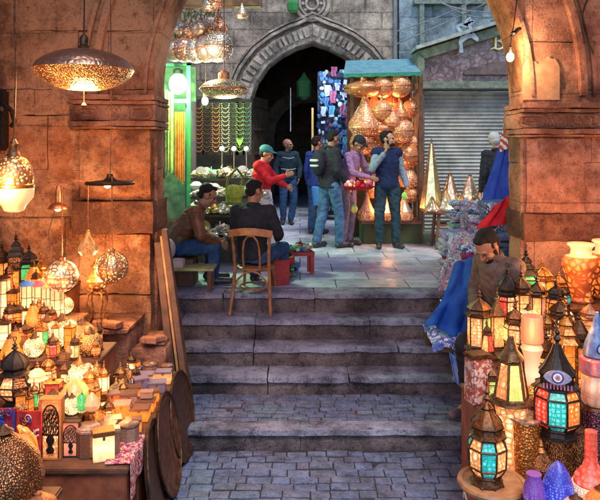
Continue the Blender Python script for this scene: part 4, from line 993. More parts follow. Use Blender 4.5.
# wooden beam and lanterns hung from it
m = MB(); m.box(X(168, 8.0), X(262, 8.0), 7.95, 8.1, Z(7, 8), Z(-5, 8)); o = m.build('wooden_beam', simple('beam_wood', (.20, .14, .08), (.08, .06, .04), 8, .8, 0, .6), bevel=.01); tag(o, 'dark wooden beam the brass lanterns hang from', 'beam')
GW = [pierced('silver_globe_a', (.80, .60, .42), (1, .58, .34), 6, 8, .12, rnd=.2), pierced('silver_globe_b', (.62, .56, .46), (1, .70, .45), 5, 18, .24), pierced('silver_globe_c', (.75, .42, .28), (1, .5, .3), 6, 10, .2)]
for lab, kd, px, py, w, dd, mi in (('big brass globe with ribs, rightmost of the hanging cluster', 'globe', 218, 47, 24, 8.0, 1), ('brass globe second from the right in the cluster', 'globe', 207, 49, 21, 8.05, 0), ('silvery globe in the middle of the lower hanging row', 'globe', 196, 51, 19, 8.1, 1), ('coppery globe left of the silvery one in the lower row', 'globe', 185, 50, 19, 8.15, 2), ('small pink globe nearest the gateway stone, lower row', 'globe', 175, 51, 16, 8.2, 0),
     ('pale globe over the coppery one in the upper row', 'globe', 181, 32, 15, 8.3, 0), ('coppery small globe at centre of the upper row', 'globe', 191, 33, 15, 8.25, 2), ('ribbed globe of the upper row above the silvery one', 'globe', 201, 31, 17, 8.2, 0), ('grey metal globe high beside the pink drop', 'globe', 211, 26, 14, 8.3, 1), ('pink elongated drop lantern above the rightmost globe', 'drop', 219, 24, 14, 8.1, 2), ('pair of pale drops hung close under the beam, left one', 'drop', 209, 3, 12, 7.9, 0), ('pale drop hanging under the beam above the cluster', 'globe', 216, 1, 13, 7.88, 2), ('lone pale drop lantern hanging right of the cluster from the beam end', 'drop', 242, 12, 10, 7.9, 0)):
    pendant(lab, kd, px, py, w*1.3, dd, GW[mi], group='brass lanterns hung from the beam', up=.28 if py > 20 else .12)
pendant('wide oval pierced pendant over the necklaces', 'saucer', 224, 89, 47, 7.6, pierced('oval_pendant', (.70, .55, .28), (1, .72, .36), 2.2, 30, .28), up=1.0, group=None, cordr=.006)
lamp_light(None, P(200, 60, 7.6), 14, (1, .72, .5), .1)  # added proxy for the glow of the hanging cluster, no bulb here
# leafy garland behind the lanterns
m = MB(); rnd = random.Random(3)
for i in range(650):
    px, py = rnd.uniform(160, 215), rnd.uniform(-8, 30); d = rnd.uniform(8.35, 8.8)
    if py > 22 and rnd.random() < .6: continue
    c = P(px, py, d); a = Vector((rnd.uniform(-1,1), rnd.uniform(-1,1), rnd.uniform(-1,1))).normalized()*.035; b = a.orthogonal().normalized()*.012
    m.add([c-a, c+b, c+a, c-b], [(0,1,2,3)])
m.tube([P(160, 20, 8.5), P(185, 8, 8.5), P(215, 2, 8.5)], .01, 5)
tag(m.build('garland', simple('garland_leaf', (.06, .11, .03), (.03, .05, .02), 10, .7)), 'tangled green garland above the hanging brass lanterns', 'garland')
# ================================================================ PEOPLE AND WHAT THEY USE
JEAN = fabric('blue_jeans', (.03, .075, .17), (.014, .035, .09), 12); JEAN2 = fabric('light_jeans', (.07, .15, .26), (.03, .07, .14), 12); JEAN3 = fabric('dark_teal_jeans', (.03, .06, .075), (.012, .026, .036), 12)
BLK = fabric('black_knit', (.012, .013, .018), (.022, .024, .03)); NAVY = fabric('navy_cloth', (.012, .022, .07), (.007, .012, .035)); GREYS = fabric('grey_sleeve', (.20, .25, .31), (.12, .16, .2))
LEATH = simple('brown_leather', (.16, .055, .018), (.07, .024, .010), 12, .5, 0, .5)
RED = fabric('red_cloth', (.55, .02, .025), (.32, .012, .02), 8)
SITLOW = dict(pelvis=(0,0,.42), waist=(0,-.04,.54), chest=(0,-.15,.70), neck=(0,-.25,.86), head=(0,-.34,.98), shR=(-.17,-.20,.82), shL=(.17,-.20,.82),
   elR=(-.24,-.26,.56), elL=(.24,-.26,.56), wrR=(-.13,-.46,.46), wrL=(.13,-.46,.46), hiR=(-.09,-.02,.41), hiL=(.09,-.02,.41), knR=(-.13,-.42,.42), knL=(.13,-.40,.44), anR=(-.13,-.40,.09), anL=(.13,-.36,.09), toR=(-.14,-.56,.035), toL=(.14,-.53,.035))
person('man in a brown leather jacket seated low and bent forward beside the small table', (X(177, 7.3), 7.3, 0), R(98), SITLOW, 1.0, SKIN, HAIR, top=LEATH, trousers=JEAN, look=(.1, -.8, -.35), bulk=1.08)
m = MB(); m.rock(X(168, 7.3)-.1, X(168, 7.3)+.32, 7.1, 7.5, 0, .31, .1, .004, .02); tag(m.build('low_stool', WOOD), 'dark block stool under the man in the brown leather jacket', 'stool')
SITC = dict(pelvis=(0,0,.37), waist=(0,.02,.50), chest=(0,.02,.72), neck=(0,-.01,.89), head=(0,-.04,1.045), shR=(-.185,.0,.84), shL=(.185,.0,.84),
   elR=(-.27,-.06,.60), elL=(.27,-.10,.60), wrR=(-.16,-.30,.52), wrL=(.14,-.34,.54), hiR=(-.1,-.02,.36), hiL=(.1,-.02,.36), knR=(-.17,-.42,.40), knL=(.15,-.42,.42), anR=(-.15,-.46,.09), anL=(.17,-.38,.09), toR=(-.15,-.62,.035), toL=(.2,-.53,.035))
person('man in a black sweater sitting on the bentwood chair with his back to the steps', (X(253, 6.98), 6.98, 0), R(158), SITC, 1.0, SKIN, HAIR, top=BLK, topname='sweater', trousers=JEAN, look=(-.35, -1, -.3), bulk=1.12)
# bentwood chair
ch = thing('wooden_chair', 'varnished bentwood chair with a looped open back on the top step', 'chair', (X(256, 6.97), 6.97, -.2), R(172))
CZ = .46; rail = .83
m = MB(); m.lathe([(.19, CZ-.03), (.205, CZ-.02), (.205, CZ), (.18, CZ+.01)], 24); m.build('seat', CHAIRW, ch)
for s_ in (-1, 1):
    m = MB(); m.tube([(s_*.215, .30, .0), (s_*.195, .235, .22), (s_*.18, .20, CZ), (s_*.185, .235, .65), (s_*.20, .27, rail)], [.017, .018, .019, .017, .015], 8); m.build('leg', CHAIRW, ch)
    m = MB(); m.tube([(s_*.15, -.15, CZ-.02), (s_*.175, -.20, .205)], [.018, .015], 8); m.build('leg', CHAIRW, ch)
m = MB(); m.grid(lambda u, v: (-.225+.45*u, .255+.05*sin(pi*u)+.004, rail-.035+.075*v+.03*sin(pi*u)), 16, 3, .02); m.build('backrest', CHAIRW, ch, bevel=0)
m = MB(); m.tube([(.085*x_, .215+.055*z_, CZ+.01+(rail-CZ-.03)*z_) for x_, z_ in ((-1, 0), (-1.05, .3), (-1, .6), (-.8, .85), (-.4, .98), (0, 1), (.4, .98), (.8, .85), (1, .6), (1.05, .3), (1, 0))], .011, 8); m.build('back_loop', CHAIRW, ch)
m = MB(); m.tube([(-.19, .235, .24), (-.15, .23, .35), (-.07, .215, .42), (.0, .21, .435), (.07, .215, .42), (.15, .23, .35), (.19, .235, .24)], .011, 8); m.build('brace', CHAIRW, ch)
m = MB(); m.tube([(.165*cos(a), .02+.19*sin(a), .25) for a in [2*pi*i/24 for i in range(24)]], .010, 6, True); m.build('stretcher', CHAIRW, ch)
# woman in red
person('woman in a red jacket and teal cap reaching forward at the counter', (X(262, 8.7), 8.7, 0), R(75), dict(elR=(-.2,-.2,1.2), elL=(.2,-.16,1.2), wrR=(-.1,-.38,1.28), wrL=(.12,-.34,1.12), head=(0,-.07,1.60), neck=(0,-.02,1.46)), .90, SKIN2, fabric('teal_cap_cloth', (.04, .20, .22), (.03, .12, .10), 30), 'cap', top=RED, trousers=JEAN, skirt=cloth_pat('floral_skirt', [(.25, .35, .5), (.6, .6, .6), (.12, .2, .35)], 18), look=(.1, -1, -.3), bulk=1.1)
sb = thing('shoulder_bag', 'yellow green shoulder bag behind the woman in red', 'bag', P(234, 194, 8.4), R(25)); YG = fabric('yellow_green_bag', (.30, .34, .06), (.15, .20, .03))
m = MB(); m.box(-.11, .11, -.05, .05, -.14, .10); m2 = m.build('pouch', YG, sb, bevel=.035); rough(m2, .025, 7)
m = MB(); m.grid(lambda u, v: (-.115+.23*u, -.058-.012*sin(pi*v), .11-.13*v-.03*sin(pi*u)*v), 10, 6, .008); m.build('flap', YG, sb)
m = MB(); m.tube([(-.10, 0, .08), (-.07, .0, .22), (.03, -.02, .33), (.12, 0, .22), (.11, 0, .08)], .010, 6, flat=2); m.build('strap', fabric('bag_strap', (.12, .13, .04)), sb)
# far man in the doorway
t, J, hp = person('bald man in a dark striped sweater standing before the dark doorway', (X(288, 13), 13, 0), R(8), dict(elR=(-.25,.04,1.16), elL=(.25,.0,1.16), wrR=(-.22,-.06,.93), wrL=(.21,-.1,.95), knL=(.12,-.06,.50), anL=(.05,-.04,.09), toL=(.06,-.2,.035)), .97, SKIN, SKIN, 'stubble', top=fabric('dark_teal_sweater', (.015, .035, .05), (.01, .02, .03)), topname='sweater', trousers=JEAN, look=(.75, -.7, .05), bulk=1.12)
m = MB()
for zz, w in ((1.36, .135), (1.13, .165)): m.grid(lambda u, v: (w*sin((u-.5)*2.0)*1.12, -.165*cos((u-.5)*2.3)-.01, zz+.012*v+.008*cos(u*6)), 14, 1, .004)
m.build('sweater_stripes', fabric('white_stripe', (.6, .6, .62)), t)
person('person in a royal blue jacket half hidden behind the black jacket man', (X(317, 11.5), 11.5, 0), R(150), dict(wrR=(-.3,-.12,.92), knR=(-.1,-.1,.5)), .98, SKIN, HAIR, top=fabric('royal_blue', (.03, .06, .26), (.015, .03, .14)), trousers=JEAN, look=(-.4, -1, -.1), coat=.06)
t, J, hp = person('man in a black jacket and pale jeans seen from behind, with a bag strap', (X(330, 9.9), 9.9, 0), R(128), dict(anL=(.13, .16, .10), knL=(.11, .05, .5), toL=(.15,.0,.035), anR=(-.1,-.1,.09), knR=(-.1,-.1,.5), toR=(-.12,-.26,.035), head=(0,-.06,1.62), wrR=(-.22,-.14,.95)), 1.02, SKIN, HAIR, top=BLK, trousers=JEAN2, look=(.1, -1, -.35), bulk=1.12, coat=.03)
bp = thing('backpack', 'black backpack with two white bands on the black jacket man', 'backpack', P(318, 163, 9.8), R(128)); m = MB(); m.ball((0, .0, 0), .12, .09, .2, 16, 12); m.build('bag', BLK, bp); m = MB(); m.cbox((0, .075, .04), .17, .05, .035); m.cbox((0, .075, -.04), .17, .05, .03); m.build('white_band', fabric('white_band', (.6, .62, .65)), bp, bevel=.01)
m = MB(); m.lathe([(.07, 0), (.10, .28), (.095, .30)], 16); o = m.build('plastic_bag', fabric('sky_blue_plastic', (.06, .25, .55), (.04, .16, .4)), loc=P(317, 205, 11.0)); rough(o, .02, 9); tag(o, 'light blue plastic bag hanging left of the black jacket man', 'bag')
PLAID = cloth_pat('purple_plaid', [(.22, .12, .24), (.34, .16, .26), (.14, .10, .22), (.4, .3, .4)], 30)
person('man in a purple plaid shirt and dark cap leaning over the red tray', (X(347, 10.12), 10.12, 0), R(56), dict(waist=(0,-.02,1.08), chest=(0,-.08,1.28), neck=(0,-.14,1.44), head=(0,-.21,1.58), shR=(-.17,-.12,1.39), shL=(.17,-.12,1.39), elR=(-.23,-.22,1.15), elL=(.23,-.24,1.15), wrR=(-.12,-.45,1.08), wrL=(.14,-.45,1.08)), 1.0, SKIN, BLK, 'cap', top=PLAID, topname='shirt', trousers=fabric('mauve_trousers', (.20, .14, .20), (.10, .07, .11)), look=(0, -.8, -.6))
# tray of red and gold goods
rt = thing('goods_tray', 'red tray of small lit goods held by the plaid shirt man', 'tray', P(359, 190, 9.8)); m = MB(); m.lathe([(.16, .0), (.25, .05), (.26, .06), (.15, .015)], 20, sy=.7); m.build('tray', RED, rt)
m = MB(); rd = random.Random(5)
for i in range(46): m.m = i % 3; m.ball((rd.uniform(-.2, .2), rd.uniform(-.13, .13), .06+rd.uniform(0, .07)), rd.uniform(.018, .04), n=8, m=6)
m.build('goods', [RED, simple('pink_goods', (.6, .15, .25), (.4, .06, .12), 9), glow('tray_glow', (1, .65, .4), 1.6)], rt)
m = MB(); m.ball((0, 0, 0), .055, .05, .07, 12, 8); o = m.build('toy_ball', simple('green_yellow_toy', (.10, .45, .20), (.6, .5, .08), 8, .5, lo=.45, hi=.55), loc=P(354, 209, 9.95)); tag(o, 'little green and yellow toy dangling under the red tray', 'toy')
# man in the vest
VP = dict(elR=(-.25,-.12,1.19), wrR=(-.085,-.21,1.42), elL=(.24,.02,1.16), wrL=(.28,-.08,.93), anR=(-.12,.0,.09), anL=(.14,.0,.09), toR=(-.15,-.15,.035), toL=(.19,-.13,.035), knR=(-.12,-.03,.5), knL=(.13,-.03,.5), head=(.01,-.02,1.635))
person('bearded man in a navy vest with grey sleeves, hand raised to his chin', (X(387, 9.9), 9.9, 0), R(4), VP, 1.01, SKIN2, HAIR, top=GREYS, vest=NAVY, trousers=JEAN3, look=(.9, -.42, .12), headup=(0, 0, 1), beard=True, finger={'R': (.35, -.2, .9)}, bulk=1.03, voxel=.007)
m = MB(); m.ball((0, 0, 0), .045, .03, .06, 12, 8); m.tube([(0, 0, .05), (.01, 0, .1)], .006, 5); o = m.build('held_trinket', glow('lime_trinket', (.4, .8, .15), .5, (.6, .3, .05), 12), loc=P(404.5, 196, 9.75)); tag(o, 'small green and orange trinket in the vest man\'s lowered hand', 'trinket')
person('white haired person in dark clothes with back turned beside the flags', (X(497, 9.3), 9.3, 0), R(176), dict(head=(.02,-.03,1.62)), 1.0, SKIN2, GREYHAIR, top=BLK, trousers=BLK, look=(-.3, -1, 0), coat=.1)
# seated seller on the right, close to the camera
SP = dict(pelvis=(0,.02,.74), waist=(0,-.02,.87), chest=(0,-.09,1.07), neck=(0,-.15,1.23), head=(0,-.235,1.335), shR=(-.17,-.10,1.18), shL=(.17,-.12,1.18), elR=(-.25,-.10,.92), elL=(.24,-.12,.92), wrR=(-.07,-.30,.80), wrL=(.09,-.31,.81),
   hiR=(-.10,0,.73), hiL=(.10,0,.73), knR=(-.12,-.36,.55), knL=(.12,-.36,.56), anR=(-.10,-.32,.12), anL=(.13,-.40,.10), toR=(-.11,-.47,.035), toL=(.15,-.56,.035))
t, J, hp = person('seller in a brown jacket seated by the pier, looking down with his legs hanging', (1.79, 5.6, -.75), R(-58), SP, 1.08, SKIN, HAIR, top=fabric('grey_brown_jacket', (.15, .105, .085), (.07, .047, .04), 20), trousers=fabric('black_trousers', (.02, .018, .025)), shoes=simple('worn_sneaker', (.16, .10, .12), (.06, .03, .04), 20, .6), look=(0, -.72, -.69), bulk=1.12, beard=True, voxel=.007, cwrinkle=.011)
m = MB(); m.tube([(J['neck'] + Vector((.085*cos(a), .012+.075*sin(a), .0-.03*sin(a)*1)) ) for a in [2*pi*i/24 for i in range(24)]], [.024]*24, 8, True, flat=1.3)
m.build('collar', fabric('grey_brown_collar', (.15, .10, .08), (.08, .05, .042), 20), t)
m = MB(); m.rock(1.55, 2.04, 5.45, 5.99, -.75, -.07, .09, .006, .02); tag(m.build('seat_block', WOOD), 'dark wooden block the seller in the brown jacket sits on', 'seat')

# small things on the upper street
lt = thing('side_table', 'low yellow green topped table at the left end of the top step', 'table', (X(190, 6.98), 6.98, 0)); zt = .245
m = MB(); m.box(-.32, .27, -.13, .2, zt-.025, zt); m.build('top', simple('lime_table_top', (.36, .38, .16), (.22, .20, .08), 8, .5), lt, bevel=.006)
for sx in (-.27, .22):
    for sy in (-.09, .16): m = MB(); m.box(sx-.02, sx+.02, sy-.02, sy+.02, 0, zt-.026); m.build('leg', WOOD, lt)
m = MB(); m.box(-.12, .12, -.07, .09, 0, .07); m.box(-.11, .11, -.06, .08, .072, .08); o = m.build('carton', simple('pink_carton', (.45, .12, .20), (.5, .4, .4), 9, .7, lo=.4, hi=.5), loc=(X(172, 6.95), 6.98, zt+.002)); tag(o, 'pink and white carton on the low yellow green table', 'box')
m = MB(); m.ball((0, 0, .1), .10, .10, .12, 18, 12); o = m.build('helmet', simple('grey_helmet', (.45, .43, .46), (.30, .28, .30), 5, .4), loc=(X(167, 6.95)-.02, 7.02, zt+.083)); tag(o, 'greyish white rounded helmet on the pink carton by the pier', 'helmet')
rs_ = thing('goods_stool', 'small red stool heaped with colourful trinkets right of the bentwood chair', 'stool', (X(301, 7.9), 7.9, 0), R(12)); zt = .27
m = MB(); m.box(-.15, .15, -.1, .1, zt-.05, zt); m.build('top', simple('red_lacquer', (.34, .03, .03), (.18, .015, .02), 8, .5), rs_, bevel=.006)
for sx in (-.12, .12):
    for sy in (-.08, .08): m = MB(); m.box(sx-.022, sx+.022, sy-.022, sy+.022, 0, zt-.05); m.build('leg', MATS['red_lacquer'], rs_)
def heap(name, label, cat, loc, n, sx, sy, sz, mats, r0=.015, r1=.04, seed=1, group=None):
    m = MB(); rd = random.Random(seed)
    for i in range(n):
        m.m = rd.randrange(len(mats)); x, y = rd.uniform(-1, 1), rd.uniform(-1, 1); h_ = (1-max(abs(x), abs(y))*.8)*rd.random(); r_ = rd.uniform(r0, r1); k = rd.randrange(3); c = (x*sx, y*sy, h_*sz+r_*.7)
        if k == 0: m.ball(c, r_, r_, r_*.8, 10, 7)
        elif k == 1: m.cbox(c, r_*2, r_*1.4, r_*1.2, rd.uniform(0, 3), rd.uniform(-.5, .5), rd.uniform(-.5, .5))
        else: m.tube([(c[0]-r_, c[1], c[2]), (c[0]+r_, c[1]+r_*.5, c[2]+r_*.5)], r_*.4, 6)
    o = m.build(name, mats); o.location = loc; tag(o, label, cat, group); return o
MIXC = [RED, simple('heap_white', (.6, .6, .58)), simple('heap_green', (.08, .35, .12)), simple('heap_blue', (.06, .14, .4)), simple('heap_gold', (.5, .34, .1), None, 20, .4, .6), BLACKM]
heap('trinket_heap', 'heap of colourful trinkets on the small red stool', 'trinkets', (X(301, 7.9), 7.9, zt+.001), 70, .14, .09, .07, MIXC)
heap('goods_heap', 'pile of bottles and wrapped goods on the floor beside the seated man in black', 'goods', (X(284, 7.6), 7.75, 0), 70, .13, .15, .36, MIXC, .02, .055, 4)
m = MB(); m.box(-.1, .1, -.08, .08, 0, .28); o = m.build('crate', MATS['red_lacquer'], loc=(X(279, 7.2), 7.25, 0), rz=.3, bevel=.01); tag(o, 'red and black crate on the top step right of the bentwood chair', 'crate')
WHT = [simple('shell_white', (.55, .54, .48), (.3, .28, .22), 20, .5), simple('shell_cream', (.5, .38, .24), (.25, .18, .1), 20, .5), TR[0], TR[4], TR[3], TR[2]]
for k, (d_, py, px, w_, h_, lab, ms) in enumerate(((8.75, 178, 214, .30, .10, 'heap of silver and green trinkets at the left of the top shelf', [TR[0], TR[3], TR[4], TR[2]]), (8.75, 178, 248, .22, .10, 'heap of grey trinkets at the right of the top shelf', [TR[0], TR[2], TR[0], TR[3]]), (8.55, 196, 218, .34, .12, 'white heap of shells on the left of the second shelf', WHT[:2]), (8.55, 196, 250, .22, .10, 'white and green heap on the right of the second shelf', WHT[:3]+[TR[3]]), (8.35, 214, 214, .26, .13, 'brown and gold heap of beads on the third shelf', [TR[4], TR[2], TR[1]]), (8.35, 214, 246, .28, .14, 'mixed heap of beads and shells at the right of the third shelf', WHT), (8.2, 236, 222, .34, .16, 'pale heap of sacks and shells on the lowest shelf', WHT[:3]))):
    heap('trinket_heap', lab, 'trinkets', (X(px, d_), d_+.02, Z(py, d_)+.002), 110, w_, .1, h_, ms, .012, .034, 30+k, 'heaps of trinkets on the counter')
# leaning framed boards against the gate pier
for k, (dx, lab, mt) in enumerate(((0, 'dark wooden plank leaning on the left pier, right hand one', WOOD), (-.055, 'narrow plank with a golden edge leaning on the left pier', simple('gold_edge', (.42, .22, .05), (.2, .08, .02), 9, .4)), (-.12, 'broad dark board behind the golden edged plank', WOOD))):
    a = Vector((-.93+dx, 5.48+.03*k, -.748)); b = Vector((-1.235+dx*.5, 5.93, .78-.06*k)); m = MB(); d = (b-a); w = [.05, .022, .06][k]; th = .03
    m.add([a+Vector(q) for q in ((-w/2, -th, 0), (w/2, -th, 0), (w/2, th+.10, 0), (-w/2, th+.10, 0))] + [b+Vector(q) for q in ((-w/2, -th, 0), (w/2, -th, 0), (w/2, th, 0), (-w/2, th, 0))], [(0,3,2,1),(4,5,6,7),(0,1,5,4),(1,2,6,5),(2,3,7,6),(3,0,4,7)])
    tag(m.build('leaning_plank', mt, bevel=.003), lab, 'plank', 'planks leaning on the left pier')

# ================================================================ TEXTILES ON THE RIGHT
PATT = [cloth_pat('teal_floral', [(.10, .28, .34), (.5, .58, .56), (.05, .15, .22), (.5, .2, .26), (.16, .38, .30), (.06, .08, .14)], 26), cloth_pat('violet_stripes', [(.30, .22, .42), (.5, .46, .55), (.12, .12, .3), (.42, .15, .25)], 12, stripes=12), cloth_pat('pink_green_print', [(.5, .18, .28), (.12, .38, .24), (.55, .56, .58), (.10, .14, .38), (.08, .28, .34)], 28), cloth_pat('blue_white_print', [(.06, .12, .35), (.5, .52, .55), (.03, .05, .16), (.2, .3, .45)], 22)]
def pile(label, cx, cy, z0, rx, ry, h, mat, seed):
    m = MB(); f = lambda u, v: (cx+rx*(cos(2*pi*u))*(1-.35*v**2)*(1 if v < .98 else .0)+.05*noise.noise(Vector((u*6, v*4, seed))), cy+ry*sin(2*pi*u)*(1-.35*v**2)*(1 if v < .98 else 0)+.05*noise.noise(Vector((u*6, v*4, seed+9))), z0+h*(v*(2-v))+.022*sin(v*38+3*noise.noise(Vector((cos(2*pi*u), sin(2*pi*u), seed))))*(v < .97)+.10*noise.noise(Vector((cos(2*pi*u)*2, sin(2*pi*u)*2+seed, v*3)))*(v > .05))
    m.grid(f, 60, 60); o = m.build('cloth_pile', mat, ang=80); tag(o, label, 'cloth pile', 'cloth heaps by the right pier'); return o
CLN = [('teal floral', PATT[0]), ('violet striped', PATT[1]), ('pink and green printed', PATT[2]), ('blue and white printed', PATT[3]), ('lilac', fabric('lilac_cloth', (.34, .3, .48))), ('pale grey', fabric('pale_cloth', (.45, .46, .52))), ('wine red', fabric('wine_cloth', (.26, .04, .10))), ('slate blue', fabric('slate_cloth', (.12, .17, .30))), ('mint', fabric('mint_cloth', (.20, .36, .30)))]
rd = random.Random(2); WD = 'lowest second third fourth fifth sixth seventh eighth ninth tenth eleventh twelfth thirteenth fourteenth fifteenth sixteenth'.split()
for (px, d, z, top, w0, where) in ((464, 8.15, 0, .80, .36, 'stack nearest the stool table'), (455, 7.75, 0, .50, .34, 'short stack at the left'), (481, 7.75, 0, .76, .36, 'stack below the red cloth'), (502, 7.45, 0, .84, .40, 'stack against the pier'), (474, 7.25, 0, .42, .36, 'stack behind the blue cloth')):
    k = 0; last = -1
    while z < top:
        th = rd.uniform(.042, .07); ci = rd.randrange(9); ci = (ci+1) % 9 if ci == last else ci; last = ci
        w = w0+rd.uniform(-.05, .04); m = MB(); sd = rd.random()*50; dp = rd.uniform(.15, .2)
        m.rock(-w/2, w/2, -dp, dp, 0, th+.006, .035, .010, .022, sd)
        for v in m.v: v.z += .03*noise.noise(Vector((v.x*4, v.y*4, sd))) + .012*sin(v.x*30+sd)*(v.y < -dp*.8)
        o = m.build('folded_cloth', CLN[ci][1], loc=(X(px, d)+rd.uniform(-.025, .025), d+rd.uniform(-.03, .03), z+.008), rz=rd.uniform(-.25, .25), ang=80)
        tag(o, '%s folded cloth, %s in the %s' % (CLN[ci][0], WD[k], where), 'folded cloth', 'folded cloths in stacks'); z += th; k += 1
for k, (px, d, z, w, h_, mt, lab) in enumerate(((459, 7.5, .52, .30, .42, PATT[2], 'pink and green print cloth hanging over the short left stack'), (470, 7.9, .86, .30, .5, PATT[0], 'teal floral cloth thrown over the stack nearest the stool table'), (499, 7.2, .90, .34, .42, PATT[3], 'blue and white print cloth slung over the stack against the pier'))):
    m = MB(); m.grid(lambda u, v: (X(px, d)-w/2+w*u*(1+.25*v)-.1*w*v+.012*sin(v*9), d-.20*min(v/.35, 1)-.03*sin(u*16+k)*max(0, v-.3)+.02*noise.noise(Vector((u*5, v*5, k))), z+.02*sin(u*7)*(1-v)-h_*max(0, v-.35)*(1+.25*sin(u*5+k))), 40, 30, .007)
    tag(m.build('draped_cloth', mt, ang=80), lab, 'cloth', 'cloths thrown over the stacks')
ta, tb_, tc, td = P(452, 236, 7.45), P(492, 228, 7.1), P(436, 292, 6.98), P(484, 300, 6.84)
m = MB(); m.grid(lambda u, v: ta.lerp(tb_, u).lerp(tc.lerp(td, u), v) + Vector((.02*sin(v*7+u*3), -.05*abs(sin(u*11+v*2)) - .05*noise.noise(Vector((u*5, v*5, 2))), .035*sin(u*8)*(1-v) + .03*noise.noise(Vector((u*6, v*6, 5))))), 60, 40, .007)
tag(m.build('draped_cloth', PATT[0], ang=80), 'wide teal floral cloth spilling off the stacks to the top step', 'cloth', 'cloths thrown over the stacks')
m = MB(); m.grid(lambda u, v: P(440, 300, 6.7).lerp(P(470, 296, 6.6), u).lerp(P(431, 330, 6.2).lerp(P(466, 332, 6.15), u), v) + Vector((.02*sin(v*9), -.03*abs(sin(u*10)), .02*sin(u*8+v*4)+.03*noise.noise(Vector((u*6, v*6, 8))))), 40, 24, .007)
tag(m.build('draped_cloth', PATT[2], ang=80), 'pink and green print cloth lying over the step edge left of the blue cloth', 'cloth', 'cloths thrown over the stacks')
# draped blue cloth over a low bench at the end of the steps
tl, tr2, bl, br = P(455, 264, 6.45), P(488, 250, 6.3), P(424, 326, 5.95), P(484, 342, 5.85)
def drape(u, v):
    p = tl.lerp(tr2, u).lerp(bl.lerp(br, u), v**.85); return p + Vector((.0, -.05*(abs(sin(u*9+v*1.2+.6*sin(v*4)))-.5)*(.5+v)-.12*sin(pi*min(1,v*1.1)) - .14*sin(pi*v)*0, .03*sin(u*9)*v)) + Vector((0, -.02, .02))*noise.noise(Vector((u*5, v*4, 0)))*2
m = MB(); m.grid(drape, 60, 40, .006); tag(m.build('blue_cloth', fabric('cobalt_cloth', (.015, .09, .38), (.01, .05, .24), 6), ang=80), 'bright blue cloth draped down beside the seated seller', 'cloth')
bt = thing('cloth_bench', 'low dark bench at the right end of the steps carrying patterned cloth', 'bench', (0, 0, 0))
m = MB(); m.box(X(436, 5.8), X(520, 5.8), 5.72, 6.45, Z(350, 5.8), Z(344, 5.8)); m.build('top', WOOD, bt, bevel=.006)
for px in (437, 500): m = MB(); m.box(X(px, 5.8), X(px, 5.8)+.035, 6.3 if px < 450 else 5.76, 6.35 if px < 450 else 5.82, -.74, Z(350, 5.8)); m.build('leg', WOOD, bt)
zt = Z(344, 5.8)+.003
def wr(x0, x1, y0, y1, z, hang, seed, amp=.04):
    def f(u, v):
        x = x0+(x1-x0)*u; y = y1+(y0-y1)*min(v/.6, 1); zz = z + .025 + amp*abs(noise.noise(Vector((u*6, v*5, seed)))) 
        if v > .6: t_ = (v-.6)/.4; zz -= hang*t_*(.75+.35*sin(u*5+seed)); y -= .02+.02*sin(u*16)
        return (x, y, zz)
    return f
m = MB(); m.grid(wr(X(430, 5.8), X(482, 5.8), 5.71, 6.2, zt, .06, 2, .10), 50, 30, .006); tag(m.build('patterned_cloth', cloth_pat('violet_print', [(.28, .25, .5), (.55, .5, .6), (.1, .12, .4), (.1, .4, .25), (.5, .2, .35)], 14), ang=80), 'violet and green printed cloth bunched below the blue cloth', 'cloth')
m = MB(); m.grid(lambda u, v: (X(452, 5.65)+.24*u+.03*sin(v*3), 5.68+.02*sin(u*14), Z(346, 5.65)-.33*v+.05*u+.05*abs(u-.5)*v), 24, 20, .006); tag(m.build('patterned_cloth', PATT[3], ang=80), 'dark blue and white print cloth hanging over the seller\'s knees', 'cloth')
m = MB(); m.grid(lambda u, v: (X(449, 5.6)+.10*u+.05*v, 5.6+.012*sin(u*9), Z(352, 5.6)-.26*v-.06*u), 12, 12, .006); tag(m.build('blue_scarf', fabric('bright_blue', (.02, .12, .5), (.3, .35, .5), 5)), 'bright blue corner of cloth hanging by the seller\'s knee', 'cloth')
# hanging flags and cloths
def hang(label, mat, fn, nu=24, nv=24, nm='hanging_cloth'):
    m = MB(); m.grid(fn, nu, nv, .006); return tag(m.build(nm, mat, ang=80), label, 'cloth', 'cloths hung at the right pier')
def q4(a, b, c, d, amp=.03, fr=13):
    def f(u, v):
        p = a.lerp(b, u).lerp(c.lerp(d, u), v); return p + Vector((.01*sin(v*6), amp*sin(u*fr+v*2), 0))
    return f
hang('long blue cloth hanging diagonally down beside the right pier', fabric('flag_blue', (.03, .07, .42), (.015, .03, .25), 5), q4(P(507, 118, 7.9), P(514, 113, 7.6), P(478, 220, 7.9), P(515, 214, 7.5)))
hang('red cloth sweeping low across the stack of folded textiles', RED, q4(P(492, 208, 6.9), P(522, 186, 6.86), P(477, 229, 6.84), P(522, 221, 6.8), .022, 17))
def flagmat():
    t = NT('striped_flag'); w = t.n('TexWave'); t.l(t.mapping(rot=(0, R(25), 0)), w.inputs[0]); w.inputs['Scale'].default_value = 9; w.bands_direction = 'X'
    t.base(t.ramp(w.outputs[1], [(.5, (.5, .03, .05)), (.55, (.6, .58, .58))])); t.props(.9); return t.m
hang('small red and white striped flag at the top beside the pier', flagmat(), q4(P(503, 119, 7.6), P(511, 111, 7.45), P(501, 152, 7.7), P(509, 148, 7.5), .015))
